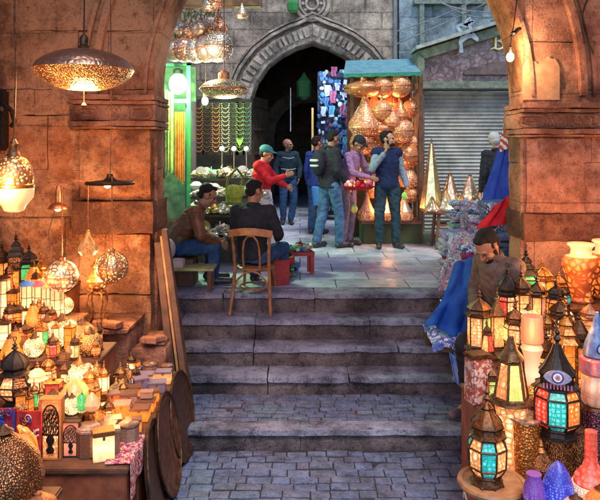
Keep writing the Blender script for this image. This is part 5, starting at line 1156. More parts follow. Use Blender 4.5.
# ================================================================ LAMP DISPLAYS
SW = simple('display_cloth', (.16, .03, .02), (.05, .012, .01), 7, .9)
def tiers(name, label, rows):
    t = thing(name, label, 'display stand', (0, 0, 0))
    for x0, x1, y0, y1, z in rows:
        m = MB(); m.box(x0, x1, y0, y1, -.915, z-.03); m.build('riser', REDWOOD, t, bevel=.006)
        m = MB(); m.box(x0-.012, x1+.012, y0-.02, y1, z-.029, z); m.build('shelf', WOOD, t, bevel=.005)
    return t
LT = {'front edge': (-.30, 3.86), 'lowest tier': (-.12, 4.2), 'second tier': (.05, 4.72), 'third tier': (.17, 5.12), 'top tier': (.32, 5.55)}
tiers('display_stand', 'stepped wooden stand crowded with lit lanterns at the left', [(-2.9, -.99, 3.7, 3.96, -.30), (-1.36, -.99, 3.965, 5.3, -.30), (-2.9, -1.36, 3.965, 4.48, -.12), (-2.9, -1.40, 4.50, 4.93, .05), (-2.9, -1.74, 4.95, 5.33, .17), (-2.9, -2.0, 5.35, 5.9, .32)])
RT = {'low bench': (-.52, 4.05), 'front bench': (-.47, 3.6), 'middle tier': (-.2, 4.5), 'third tier': (.0, 4.93), 'fourth tier': (.13, 5.12), 'top tier': (.22, 5.5)}
tiers('display_stand', 'stepped wooden stand of colourful lanterns at the right', [(1.30, 2.6, 3.42, 3.80, -.47), (1.16, 2.9, 3.81, 4.28, -.52), (1.18, 2.9, 4.29, 4.76, -.2), (1.28, 2.9, 4.77, 5.03, .0), (1.5, 2.9, 5.04, 5.24, .13), (2.1, 2.9, 5.26, 5.9, .22)])
ITEMS = []
DOMES = {'dome': None, 'flat': [(1.15, 0), (1.15, .03), (.9, .05), (.3, .08), (.14, .1)], 'bulb': [(1.2, 0), (.8, .03), (.75, .06), (1.0, .12), (.95, .2), (.5, .3), (.14, .36)], 'cone': [(1.2, 0), (1.25, .02), (.75, .14), (.3, .28), (.12, .34)], 'pagoda': [(1.3, 0), (.9, .06), (.85, .09), (1.0, .11), (.6, .17), (.55, .2), (.66, .22), (.2, .30)]}
def put(side, tier, px, hpx, desc, kind, dd=0, wf=1.0, cat='lantern', **k):
    """one lamp on a tier of the left or right stand; hpx = its height in the photograph's own scale at that distance"""
    z, d = (LT if side == 'L' else RT)[tier]; d += dd; H_ = hpx/F*d; loc = (X(px, d), d, z+.003); rz = k.pop('rz', random.uniform(-.5, .5))
    o = kind(loc, H_, wf, rz, **k); o['category'] = cat; ITEMS.append((side, tier, px, desc, o)); return o
def LAN(body, cols, n=6, metal=DBRASS, dome='dome', **kk):
    def f(loc, H_, wf, rz, **k):
        D = DOMES[dome]; top = BODY[body][-1][1] + (D[-1][1] if D else .27) + .16 + .07; s = H_/top
        return lantern('lantern', 'x', loc, (s*wf, s*wf, s), BODY[body], cols, n=n, metal=metal, dome=D, rz=rz, **kk)
    return f
def LTH(parts, hh=1.0, nm='lamp', n=24):
    def f(loc, H_, wf, rz, **k):
        s = H_/hh; return lathe_lamp(nm, 'x', loc, (s*wf, s*wf, s), parts, rz=rz, n=n)
    return f
CYL = lambda g, cap=DBRASS: LTH([('shade', g, [(.20, .05), (.215, .1), (.205, .5), (.2, .88)]), ('base', cap, [(.24, 0), (.24, .03), (.2, .05)]), ('rim', cap, [(.2, .882), (.225, .89), (.22, .93), (.14, .97), (.05, 1.0)])])
CONE = lambda g, cap=DBRASS: LTH([('shade', g, [(.34, .06), (.30, .3), (.20, .6), (.10, .82)]), ('base', cap, [(.36, 0), (.37, .03), (.34, .06)]), ('cap', cap, [(.10, .822), (.13, .84), (.05, .9), (.02, 1.0)])])
DOMEL = lambda g, cap=DBRASS: LTH([('shade', g, sph(.42, .40, -62, 66, 12)), ('base', cap, [(.26, 0), (.26, .02), (.17, .035)]), ('cap', cap, [(.16, .785), (.20, .80), (.08, .88), (.03, 1.0)])])
BELLY = lambda g, cap=BRASS: LTH([('shade', g, [(.10, .10), (.26, .18), (.34, .34), (.30, .50), (.16, .62), (.11, .70)]), ('foot', cap, [(.22, 0), (.2, .03), (.07, .08), (.11, .1)]), ('neck', cap, [(.11, .702), (.16, .72), (.09, .82), (.10, .86), (.03, 1.0)])])
def RIBCYL(g, cap):
    base = CYL(g, cap)
    def fn(loc, H_, wf, rz, **k):
        t = base(loc, H_, wf, rz); m = MB()
        for i in range(8):
            a_ = i*pi/4; m.tube([(.218*cos(a_), .218*sin(a_), .05), (.222*cos(a_), .222*sin(a_), .12), (.212*cos(a_), .212*sin(a_), .5), (.207*cos(a_), .207*sin(a_), .89)], .010, 4)
        for z_ in (.3, .6): m.tube([(.217*cos(q_), .217*sin(q_), z_) for q_ in [2*pi*i/20 for i in range(20)]], .008, 4, True)
        m.build('wire_cage', DBRASS, t); return t
    return fn
def WIREBOX(g, metal=DBRASS):
    return LAN('box', [g], n=4, metal=metal, dome='flat', finial=.1, gridv=2, ringtop=False)
def CRYSTAL(g): return LTH([('glass', g, [(.05, .05), (.36, .22), (.44, .45), (.30, .75), (.05, .98)]), ('foot', BRASS, [(.22, 0), (.2, .03), (.05, .06)])], n=8)
R_ = random.Random(11)
# ---- left, top tier
put('L', 'top tier', 16, 58, 'tall dark latticed lantern with amber panes', LAN('box', [P_DARK, G_AMBER, P_DARK, G_GREEN], 4, BLACKM, 'pagoda', gridv=4), wf=1.0, rz=.3)
put('L', 'top tier', 2, 50, 'amber glass lantern cut by the photo\'s left edge', LAN('straight', [G_AMBER, G_WARM], 6))
put('L', 'top tier', 29, 48, 'slim black lantern with teal glass', LAN('barrel', [G_GREEN, P_DARK], 6, BLACKM))
put('L', 'top tier', 41, 36, 'small brass lantern with amber sides', LAN('onion', [P_BRASS], 8, BRASS))
put('L', 'top tier', 9, 34, 'small red-paned lantern', LAN('taper', [G_RED, G_AMBER], 6), dd=-.15)
put('L', 'top tier', 36, 26, 'short lantern with orange panes', LAN('straight', [G_ORANGED], 4), dd=-.15)
# ---- left, third tier
put('L', 'third tier', 3, 44, 'tall white panelled lamp at the picture edge', RIBCYL(G_WHITE, DBRASS), wf=.8)
put('L', 'third tier', 14, 40, 'amber wire framed box lamp', WIREBOX(G_AMBER), wf=.9)
put('L', 'third tier', 27, 40, 'white paper lamp with a small blue cap', RIBCYL(G_WHITE, simple('blue_cap', (.05, .18, .6))), wf=.8, dd=-.05)
put('L', 'third tier', 39, 38, 'white cylinder lamp with a pink top', RIBCYL(G_WHITE, simple('pink_cap', (.6, .10, .18))), wf=.95)
put('L', 'third tier', 47, 36, 'white cylinder lamp with a lime rim', RIBCYL(G_WHITE, simple('lime_cap', (.4, .45, .12))), wf=.9)
put('L', 'third tier', 57, 34, 'tall white glass column lamp', RIBCYL(G_WHITE, BRASS), wf=1.0)
put('L', 'third tier', 20, 26, 'squat orange lantern', LAN('onion', [G_ORANGED, G_AMBER], 6), dd=-.17)
put('L', 'third tier', 8, 24, 'low red and white lantern', LAN('straight', [G_RED, G_WHITE], 6), dd=-.17)
put('L', 'third tier', 33, 22, 'small pierced brass belly lamp', BELLY(P_BRASS), dd=-.17, wf=1.1)
put('L', 'third tier', 48, 22, 'little brass lantern with cream panes', LAN('taper', [G_WARM], 6, BRASS), dd=-.17)
# ---- left, second tier
put('L', 'second tier', 4, 40, 'white sided box lantern', WIREBOX(G_WHITE))
put('L', 'second tier', 25, 34, 'red and amber barrel lantern', LAN('barrel', [G_REDP, G_AMBER], 6))
put('L', 'second tier', 42, 32, 'cream lantern with one green pane', LAN('straight', [G_GREEN, G_WARM, G_WHITE], 6, BRASS, 'flat'), rz=-1.6)
put('L', 'second tier', 56, 34, 'white box lamp with brass bars', WIREBOX(G_WHITE, BRASS), wf=.8)
put('L', 'second tier', 70, 34, 'amber lamp with two tall panes', WIREBOX(G_AMBER, BRASS), wf=.9)
put('L', 'second tier', 62, 32, 'broad woven brass dome lamp', DOMEL(P_LACE), dd=.12, wf=1.3)
put('L', 'second tier', 47, 30, 'pierced brass dome lamp', DOMEL(P_BRASS), dd=.14, wf=1.1)
put('L', 'second tier', 83, 28, 'filigree brass dome lamp', DOMEL(P_FINE), dd=.1, wf=1.1)
put('L', 'second tier', 97, 30, 'cream glass lantern with brown bars', LAN('straight', [G_WARM, G_WHITE], 6), dd=.02, wf=1.2)
put('L', 'second tier', 84, 30, 'narrow red and cream lantern', LAN('straight', [G_REDP, G_WARM], 6, BRASS), dd=-.12)
put('L', 'second tier', 15, 30, 'honey coloured cone lamp', CONE(G_AMBER), dd=-.12)
put('L', 'second tier', 34, 24, 'small silvery filigree ball lamp', DOMEL(P_LACE), dd=-.15)
put('L', 'second tier', 73, 22, 'tiny pierced belly lamp', BELLY(P_FINE), dd=-.18)
put('L', 'second tier', 96, 22, 'small orange dotted lantern', LAN('onion', [G_ORANGED], 6, BRASS), dd=-.17)
# ---- left, lowest tier
put('L', 'lowest tier', 15, 68, 'large blackened onion lantern with dark glass', LAN('onion', [P_DARK, P_DARK, G_CREAMD], 8, BLACKM, 'bulb'), wf=1.25, dd=-.05)
put('L', 'lowest tier', 37, 46, 'domed lantern with white panes', LAN('straight', [G_WHITE, G_WARM], 6, DBRASS, 'dome', domemat=FROST), wf=1.15, dd=-.04)
put('L', 'lowest tier', 54, 36, 'square lamp glowing red', LAN('box', [G_REDP], 4, BRASS, 'flat', ringtop=False, finial=.06), wf=1.35, dd=-.08, rz=.05)
put('L', 'lowest tier', 75, 30, 'clear crystal lamp', CRYSTAL(G_WARM), dd=-.1, wf=1.2)
put('L', 'lowest tier', 90, 36, 'pierced brass lantern with bright interior', LAN('onion', [P_FINE], 8, BRASS), dd=.05, wf=1.1)
put('L', 'lowest tier', 104, 32, 'white paned small lantern', LAN('straight', [G_WHITE], 6, BRASS), dd=.15)
put('L', 'lowest tier', 66, 38, 'amber lantern between the red lamp and the crystal', LAN('straight', [G_AMBER, G_WHITE], 6), dd=.16)
put('L', 'lowest tier', 48, 40, 'cream dotted lantern behind the red lamp', LAN('barrel', [G_CREAMD], 8, BRASS), dd=.2)
put('L', 'lowest tier', 80, 34, 'round filigree ball lamp', DOMEL(P_LACE, BRASS), dd=.2, wf=1.1)
put('L', 'lowest tier', 28, 36, 'amber lantern behind the black onion one', LAN('barrel', [G_AMBER], 6), dd=.2)
put('L', 'lowest tier', 97, 28, 'short ribbed brass cone lamp', CONE(P_BRASS, BRASS), dd=.22, wf=1.1)
put('L', 'lowest tier', 4, 40, 'cream lantern half out of the picture', LAN('barrel', [G_WARM], 6), dd=.2)
put('L', 'lowest tier', 82, 22, 'upright green glass drop', CRYSTAL(G_GREEN), dd=-.19, wf=.8)
put('L', 'lowest tier', 92, 21, 'clear glass drop', CRYSTAL(FROST2), dd=-.19, wf=.9)
put('L', 'lowest tier', 67, 24, 'small dark brass lantern', LAN('barrel', [P_DARK, G_AMBER], 6, BLACKM), dd=-.18)
put('L', 'lowest tier', 63, 20, 'low frosted dome lamp', DOMEL(FROST), dd=.02, wf=1.2)
put('L', 'lowest tier', 24, 22, 'short pierced copper belly lamp', BELLY(P_BRASS, COPPER), dd=-.19, wf=1.2)
# peach box under the black lantern, arch boxes and caskets on the front edge
def ARCHBOX(glowm, frame):
    def f(loc, H_, wf, rz, **k):
        t = thing('screen_lamp', 'x', 'lamp', loc, rz, None, H_); w = .5*.36*wf/ .36
        w = .18*wf; m = MB(); m.box(-w, w, -.10, .10, 0, .02); m.box(-w, w, -.10, .10, .98, 1); m.box(-w, -w+.03, -.10, .10, .021, .979); m.box(w-.03, w, -.10, .10, .021, .979); m.build('frame', frame, t)
        m = MB(); m.box(-w+.032, w-.032, -.06, .09, .022, .978); m.build('lit_core', glowm, t)
        m = MB(); aw = w-.03; yy = -.085; ar = [(-aw*.92*cos(pi*i/16), yy, .60+.30*sin(pi*i/16)) for i in range(17)]
        m.tube([(-aw*.92, yy, .02)]+ar+[(aw*.92, yy, .02)], .014, 5)
        for j in range(7):     # lattice of scrolls inside the arch
            zz = .42+.065*j; lim = aw*.85*(1 if zz < .6 else max(.1, sqrt(max(0, 1-((zz-.6)/.3)**2))))
            m.tube([(lim*(u/6-1)*1.0, yy, zz+.03*sin(u*1.6+j*2)) for u in range(13)], .010, 4)
        for j in range(-3, 4): m.tube([(j*aw*.25+.02*sin(q), yy, .42+.42*q/8*(1-.12*abs(j))) for q in range(9)], .009, 4)
        m.lathe([(.05, .1), (.07, .16), (.03, .22), (.075, .32), (.04, .40)], 8, c=(0, yy, 0), sy=.3); m.box(-aw*.92, aw*.92, yy-.008, yy+.008, .40, .42)
        m.build('arch_lattice', BLACKM, t); return t
    return f
put('L', 'front edge', 52, 60, 'tall arched latticework lamp', ARCHBOX(G_CREAMD, simple('orange_board', (.42, .16, .04))), wf=1.0, rz=.03, dd=-.04)
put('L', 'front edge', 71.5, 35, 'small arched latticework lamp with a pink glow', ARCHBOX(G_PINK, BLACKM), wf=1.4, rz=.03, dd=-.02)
def CASK(lid, sidem, gl=False, oct_=False, w=1.0, d=.8, h=.62):
    def f(loc, H_, wf, rz, **k): return box_casket('x', loc, (H_/.74*wf, H_/.74*wf, H_/.74), rz, lid, sidem, w, d, h, oct_=oct_, group=None)
    return f
put('L', 'front edge', 88, 28, 'octagonal inlaid casket', CASK(IN_LIGHT, IN_DARK, oct_=True), cat='box', wf=.62, rz=.1)
put('L', 'front edge', 103.5, 29, 'small square lamp box with white lit sides', CASK(BRASS, G_WHITE), cat='lamp', wf=.52, rz=.35, dd=-.05)
put('L', 'front edge', 113, 27, 'narrow honey inlaid casket', CASK(IN_LIGHT, IN_DARK), cat='box', wf=.36, rz=.3)
CK = [('orange glowing', IN_LIGHT, G_ORANGED), ('violet topped', IN_BLUE, G_CREAMD), ('amber lit', IN_DARK, G_AMBER), ('cream lit', IN_LIGHT, G_WARM), ('dark inlaid', IN_DARK, IN_DARK), ('pale inlaid', IN_LIGHT, IN_LIGHT), ('brown star inlaid', IN_DARK, IN_LIGHT), ('greyish violet', IN_BLUE, IN_BLUE)]
for j in range(8):
    d = 4.03 + j*.165
    for q_, x in enumerate((-1.065, -1.195, -1.32)):
        if q_ == 2 and j in (1, 4, 6): continue
        ci = R_.choice([0, 2, 3, 1, 0, 3, 2, 6, 5]) if j < 5 else R_.choice([4, 5, 6, 7, 1, 7, 0]); w = R_.uniform(.11, .145); h_ = R_.uniform(.085, .15)
        nm, la, lb = CK[ci]
        box_casket('%s casket, %s row from the front, %s column of the boxes' % (nm, ORD[j], ['outer', 'middle', 'inner'][q_]), (x+R_.uniform(-.01, .01), d+R_.uniform(-.015, .015), -.297), (w, w*.95, h_), .25+R_.uniform(-.25, .25), la, lb, .9, .75, .7, group='inlaid boxes on the table', oct_=(R_.random() < .2))
        if R_.random() < .25 and j > 2: box_casket('tiny %s casket stacked in the %s row, %s column' % (CK[(ci+3) % 8][0], ORD[j], ['outer', 'middle', 'inner'][q_]), (x, d, -.297+h_*.86+.004), (w*.7, w*.6, h_*.6), R_.uniform(-.6, .6), CK[(ci+3) % 8][1], CK[(ci+3) % 8][2], .9, .75, .7, group='inlaid boxes on the table')
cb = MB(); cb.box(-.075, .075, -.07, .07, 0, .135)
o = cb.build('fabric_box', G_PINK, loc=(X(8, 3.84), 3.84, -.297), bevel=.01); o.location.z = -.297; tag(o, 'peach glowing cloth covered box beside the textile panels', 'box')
# red patterned cloth over the table corner
m = MB(); m.grid(lambda u, v: (-1.12+.145*min(v/.55, 1)+.008*sin(u*12)*(v > .5), 3.72+.36*u+.02*v, -.292-.22*max(0, v-.55)/.45*(1-.55*u)+.006*sin(u*20)), 24, 24, .005)
tag(m.build('red_runner', cloth_pat('red_folk_print', [(.42, .02, .04), (.5, .35, .3), (.30, .03, .06), (.08, .05, .2)], 40), ang=80), 'red folk print cloth hanging over the front right table corner', 'cloth')
# embroidered panels, front left
def textile(label, x0, x1, z0, z1, y, base, accents, seed, medallion):
    t = thing('applique_panel', label, 'textile', ((x0+x1)/2, y, z0), 0, 'applique textiles'); w = (x1-x0)/2; h_ = z1-z0
    m = MB(); m.grid(lambda u, v: (-w+2*w*u, .004*sin(u*9+v*7), h_*v), 12, 20, .012); m.build('ground_cloth', base, t)
    rr = random.Random(seed)
    for j, a in enumerate(accents):
        m = MB()
        for q in range(5 if medallion else 7):
            cx_, cz = rr.uniform(-w*.8, w*.8), h_*(q+.5)/(5 if medallion else 7)+rr.uniform(-.02, .02); r0 = rr.uniform(.012, .024); s_ = rr.choice([-1, 1])
            pts = [(cx_+s_*(r0*(1-i/22)*cos(i*.45+j)), -.013-.0012*j, cz+r0*1.3*(1-i/22)*sin(i*.45+j)) for i in range(18)]; pts = [p for p in pts if abs(p[0]) < w*.95]
            if len(pts) > 3: m.tube(pts, .0042, 5, flat=.5)
        m.build('scrollwork', a, t)
    if medallion:
        m = MB(); m.tube([(.0+w*.9-.07*sin(a)*.9, -.015, h_*.45+.16*cos(a)) for a in [pi*i/18 for i in range(19)]], .006, 5); m.tube([(w*.9-.055*sin(a)*.9, -.015, h_*.45+.13*cos(a)) for a in [pi*i/18 for i in range(19)]], .004, 5); m.build('border', accents[0], t)
        m = MB(); m.lathe([(.0, 0), (.026, 0), (.026, .004), (0, .005)], 16); o = m.build('disc', simple('applique_green', (.12, .22, .05), (.3, .2, .05), 60), t); o.location = (-w*.45, -.012, h_*.5); o.rotation_euler.x = R(90)
    else:
        m = MB(); m.box(w-.012, w, -.017, -.013, 0, h_); m.box(-.02, .02, -.016, -.0125, 0, h_); m.build('stripe', fabric('blue_stripe_cloth', (.03, .06, .28)), t)
    return t
ac = [fabric('applique_white', (.6, .52, .5)), fabric('applique_blue', (.05, .12, .42)), fabric('applique_orange', (.55, .2, .05)), fabric('applique_black', (.02, .015, .03))]
textile('dark red and blue scrollwork textile panel at the lower left edge', X(-14, 3.64), X(16, 3.64), -.42, .06, 3.64, fabric('crimson_ground', (.30, .02, .03), (.2, .01, .04)), ac, 3, False)
textile('red textile panel with a green disc and blue medallion beside the arched lamp', X(16.7, 3.64), X(41, 3.64), -.42, .045, 3.64, fabric('scarlet_ground', (.42, .03, .02), (.3, .015, .02)), ac, 8, True)
# floor level brass things in the lower left corner
m = MB(); m.box(-1.75, -1.22, 2.75, 3.35, -.26, -.22); m.box(-1.7, -1.1, 2.85, 3.25, -.92, -.261); tag(m.build('low_stand', WOOD, bevel=.008), 'low dark stand under the big pierced brass dome', 'stand')
t = lathe_lamp('pierced_dome', 'big dark pierced brass dome lamp in the lower left corner', (X(3, 3.05), 3.05, -.217), .37, [('shade', P_DARK, [(.30, .03), (.46, .25), (.50, .5), (.44, .75), (.28, .95), (.10, 1.08)]), ('foot', DBRASS, [(.3, 0), (.32, .02), (.3, .03)]), ('finial', DBRASS, [(.10, 1.082), (.13, 1.1), (.04, 1.16), (.0, 1.2)])])
m = MB(); m.tube([(0, 0, 0), (.02, 0, .1), (.035, 0, .2), (.03, 0, .27), (.0, 0, .32), (-.03, 0, .345)], [.055, .05, .042, .034, .022, .006], 14); tag(m.build('horn_lamp', G_AMBER, loc=(X(27, 3.3), 3.26, -.217)), 'curved amber horn shaped lamp behind the pierced dome', 'lamp')
lathe_lamp('brass_bowl', 'shiny brass lidded bowl at the bottom left of the picture', (X(38, 3.0), 3.0, -.217), .19, [('bowl', BRASS, [(.25, 0), (.42, .12), (.5, .3), (.46, .42)]), ('lid', COPPER, [(.48, .422), (.42, .55), (.22, .68), (.08, .72), (.1, .78), (0, .82)])], 'bowl')
# round trays leaning against the table side
for k, (d, r_, lab) in enumerate(((5.12, .335, 'dark round tray furthest back against the table side'), (4.62, .345, 'brown round tray in the middle of the leaning row'), (4.22, .33, 'brown round tray third from the back, before the middle one'), (3.86, .17, 'small round tray at the table\'s front corner'))):
    t = thing('round_tray', lab, 'tray', (-.895 + (.0 if k != 3 else .02), d, -.918), 0, 'round trays leaning on the table'); t.rotation_euler = (0, R(-9), R(-3+4*k))
    mt = simple('worn_copper_tray%d' % (k % 2), [(.22, .09, .045), (.12, .07, .055)][k % 2 == 0 and k == 0], (.07, .03, .02), 16, .5, .6, .7)
    T = Matrix.Translation((0, 0, r_)) @ Matrix.Rotation(R(90), 4, 'Y'); m = MB(); m.T = T
    m.lathe([(0, 0), (r_*.45, .0), (r_*.46, .004), (r_*.72, .004), (r_*.73, 0), (r_*.93, 0), (r_, .022), (r_, .028), (r_*.92, .008), (0, .008)], 44, cap=False); m.build('dish', mt, t)
    m = MB(); m.T = T; m.tube([(r_*cos(a), r_*sin(a), .026) for a in [2*pi*i/44 for i in range(44)]], .008, 6, True); m.build('rim', DBRASS, t)
# stone ledge and rubble by the left pier
led = MB(); sd = 0
for (x0, x1, y0, y1, z0, z1) in ((-1.98, -1.42, 5.42, 5.98, -.92, -.02), (-1.74, -1.40, 5.34, 5.9, -.02, .03), (-1.42, -1.12, 5.45, 5.95, -.74, -.16), (-1.36, -1.14, 5.5, 5.9, -.16, -.12)):
    led.rock(x0, x1, y0, y1, z0, z1, .06, .012, .02, sd); sd += 3
tag(led.build('stone_ledge', M_BAND, ang=50), 'rough broken stone ledge at the foot of the left pier', 'ledge')
rb = [(-1.55, 5.38, .05, .16, .06), (-1.27, 5.48, -.10, .15, .05), (-1.68, 5.45, .05, .12, .05), (-1.2, 5.52, -.1, .1, .05)]
for k, (x, y, z, w, h_) in enumerate(rb):
    m = MB(); m.rock(-w/2, w/2, -.05, .05, 0, h_, .04, .006, .01, k+50); tag(m.build('brick', M_BAND, loc=(x, y, z-.02), rz=.4*k-.5), ['longest loose brick on the upper ledge', 'loose brick at the step end of the lower ledge', 'short loose brick beside the brass goblet lamp', 'smallest loose brick, nearest the leaning planks'][k], 'brick', 'loose bricks on the ledge')
# goblet shaped lamp on curved brass legs
t = thing('footed_lamp', 'amber glass lamp on four curved brass legs standing on the ledge', 'lamp', (X(91, 5.3), 5.46, .03)); 
for i in range(4):
    a = pi/4+i*pi/2; m = MB(); m.tube([(r*cos(a), r*sin(a), z) for r, z in ((.11, .01), (.075, .05), (.07, .12), (.095, .2), (.08, .27), (.03, .30))], [.012, .009, .008, .009, .01, .009], 8); m.ball((.115*cos(a), .115*sin(a), .014), .016, n=8, m=6); m.build('leg', BRASS, t)
m = MB(); m.lathe([(.035, .29), (.085, .33), (.095, .38), (.06, .44), (.04, .48)], 20); m.build('glass', P_BRASS, t); m = MB(); m.lathe([(.04, .481), (.055, .49), (.03, .52), (.01, .56)], 14); m.build('cap', BRASS, t)
# ---- hanging lamps, left
UFO_TOP = pierced('engraved_copper', (.42, .24, .17), (1, .45, .15), .5, 26, .12, rough=.34, feature='DISTANCE_TO_EDGE'); UFO_TOP.node_tree.nodes['Principled BSDF'].inputs['Emission Strength'].links[0].from_node.inputs[1].default_value = .0
UFO_LOW = pierced('lit_pierced_copper', (.75, .38, .16), (1, .55, .2), 3.6, 75, .27, rough=.3)
cc = P(84, 70, 4.4); t = thing('disc_pendant', 'wide flying saucer shaped pierced copper pendant before the left pier', 'pendant lamp', cc); W_ = 49/F*4.4
m = MB(); m.lathe([(W_, 0), (W_*.93, .045), (W_*.78, .082), (W_*.58, .112), (W_*.35, .132), (W_*.12, .142)], 44, cap=False); m.build('upper_shade', UFO_TOP, t)
m = MB(); m.lathe([(W_*.34, -.135), (W_*.55, -.118), (W_*.78, -.08), (W_*.93, -.04), (W_, -.001)], 44, cap=False); m.build('lower_shade', UFO_LOW, t)
m = MB(); m.lathe([(0, -.128), (W_*.33, -.128), (W_*.33, -.133), (0, -.134)], 30, cap=False); m.build('diffuser', glow('pendant_diffuser', (1, .72, .36), 4.9, (1, .6, .25), 3), t)
m = MB(); m.lathe([(.035, .14), (.04, .16), (.028, .17), (.03, .215), (.012, .24)], 16); m.build('cap', DBRASS, t)
m = MB(); m.tube([(0, 0, .23), (.003, 0, .6), (0, 0, 1.6)], .005, 6); m.build('cord', BLACKM, t)
m = MB(); m.tube([(0, 0, -.134), (0, 0, -.24)], .003, 5); m.lathe([(.012, -.26), (.02, -.24), (.006, -.22)], 8); m.build('pull', DBRASS, t)
lamp_light(t, (0, 0, -.17), 24, (1, .46, .16), .09)
cc = P(14, 178, 4.0); t = thing('lidded_pendant', 'pear shaped pierced pendant lantern with an amber bowl at the left edge', 'pendant lamp', cc); q = .116
m = MB(); m.lathe([(q*.98, -.035), (q, .02), (q*.9, .07), (q*.65, .115), (q*.35, .135)], 32, cap=False); m.build('shade', P_FINE, t)
m = MB(); m.lathe([(q*1.02, -.06), (q*1.05, -.05), (q*1.04, -.04), (q*.98, -.035)], 32, cap=False); m.build('rim', BRASS, t)
m = MB(); m.lathe([(q*.28, -.21), (q*.5, -.20), (q*.62, -.17), (q*.98, -.12), (q*1.02, -.062)], 32); m.build('bowl', FROST, t)
m = MB(); m.lathe([(q*.4, .134), (q*.3, .16), (q*.2, .19), (q*.24, .21), (.01, .24)], 14); m.build('cap', DBRASS, t)
m = MB(); m.tube([(0, 0, .24), (.01, 0, .6), (0, 0, 1.8)], .005, 6); m.build('chain', DBRASS, t); lamp_light(t, (.0, -.22, -.05), 11, (1, .52, .2), .06)
# iron wall bracket, far left
t = thing('wall_bracket', 'black iron bracket on the wall left of the saucer pendant', 'bracket', P(3, 120, 5.9)); m = MB(); m.box(-.05, .03, -.08, .07, -.28, .28); m.build('plate', BLACKM, t, bevel=.02)
m = MB(); m.tube([(0, -.06, .1), (.06, -.1, .14), (.12, -.1, .08), (.14, -.08, -.02), (.1, -.06, -.06)], .02, 8); m.ball((.04, -.12, .1), .035, n=10, m=8); m.build('hook', BLACKM, t)
# tripod dish and cords holding the three small lamps
t = thing('dark_dish_lamp', 'flat black dish shade with a small bulb, hung before the left pier', 'pendant lamp', P(110, 183, 5.1)); w = 24/F*5.1
m = MB(); m.lathe([(w, -.012), (w*1.02, 0), (w*.96, .012), (w*.3, .022), (.03, .04), (.02, .07)], 32, cap=False); m.lathe([(w*.98, -.008), (w*.3, .012), (.0, .014)], 32, cap=False); m.build('dish', BLACKM, t)
m = MB(); m.ball((-.02, 0, -.018), .028, .028, .022, 12, 8); m.build('bulb', glow('small_bulb', (1, .8, .5), 6, (1, .7, .4), 3), t); m = MB(); m.tube([(0, 0, .07), (.01, 0, .5), (0, 0, 2)], .004, 5); m.build('cord', CORD, t); lamp_light(t, (-.02, -.02, -.06), 3.5, (1, .55, .22), .03)
t = thing('hanging_bar', 'thin metal bar and hooks the small socket lamp hangs from', 'hook', P(62, 182, 5.05)); m = MB(); m.tube([(-.14, 0, -.06), (-.12, 0, -.01), (-.06, 0, .0), (0, 0, 0), (.1, .0, .01), (.3, .02, .0)], .006, 6); m.tube([(0, 0, .035), (.0, 0, .0), (-.0, 0, -.95)], .004, 5); m.build('rod', COPPER, t)
t = thing('socket_lamp', 'small bare socket lamp with a flared cap beside the pier', 'lamp', P(58, 205, 5.0)); m = MB(); m.lathe([(.075, -.03), (.06, .0), (.025, .02), (.022, .10), (.012, .15)], 16, cap=False); m.build('shade', COPPER, t); m = MB(); m.ball((0, 0, -.02), .03, n=12, m=8); m.build('bulb', MATS['small_bulb'], t)
m = MB(); m.tube([(-.02, 0, -.03), (-.07, 0, -.2), (-.06, 0, -.4), (.03, 0, -.52)], .004, 5); m.build('cord', CORD, t)
PG1 = pierced('openwork_globe', (.75, .42, .22), (1, .56, .24), 2.3, 7, .10, feature='DISTANCE_TO_EDGE', rnd=.5, bright=(1, .8, .5)); PG2 = pierced('ribbed_globe', (.7, .4, .2), (1, .60, .26), 3.4, 12, .30)
pendant('openwork brass globe lamp glowing on the left of the three small pendants', 'globe', 62, 276, 32, 4.95, PG1, 'pendant_lamp', .45, COPPER, 'three small pendants by the left pier', .004, cat='pendant lamp')
pendant('small teardrop pierced lamp in the middle of the three small pendants', 'drop', 88, 245, 20, 5.0, P_FINE, 'pendant_lamp', .35, COPPER, 'three small pendants by the left pier', .004, cat='pendant lamp')
g2 = pendant('ribbed brass globe lamp on the right of the three small pendants', 'globe', 112, 267, 31, 5.0, PG2, 'pendant_lamp', .55, COPPER, 'three small pendants by the left pier', .004, cat='pendant lamp')
m = MB()
for i in range(10):
    a = i*pi/10*2; m.tube([(.507*cos(t_)*cos(a), .507*cos(t_)*sin(a), .507*sin(t_)) for t_ in [R(-80+16*j) for j in range(11)]], .014, 4)
m.build('ribs', BRASS, g2)
for px, py, w in ((62, 262, 8), (88, 236, 7), (114, 252, 8)): lamp_light(None, P(px, py+14, 5.3), w, (1, .50, .18), .06)  # added proxies for the small pendants' glow, set back near the pier
# lights standing for the crowd of lit lamps on the left stand
for px, py, d, w in ((30, 285, 4.75, 7), (75, 318, 4.62, 7), (45, 352, 4.15, 7), (95, 372, 4.15, 6), (118, 405, 4.25, 4), (60, 412, 3.66, 3)): lamp_light(None, P(px, py, d), w*.32, (1, .40, .12), .10)

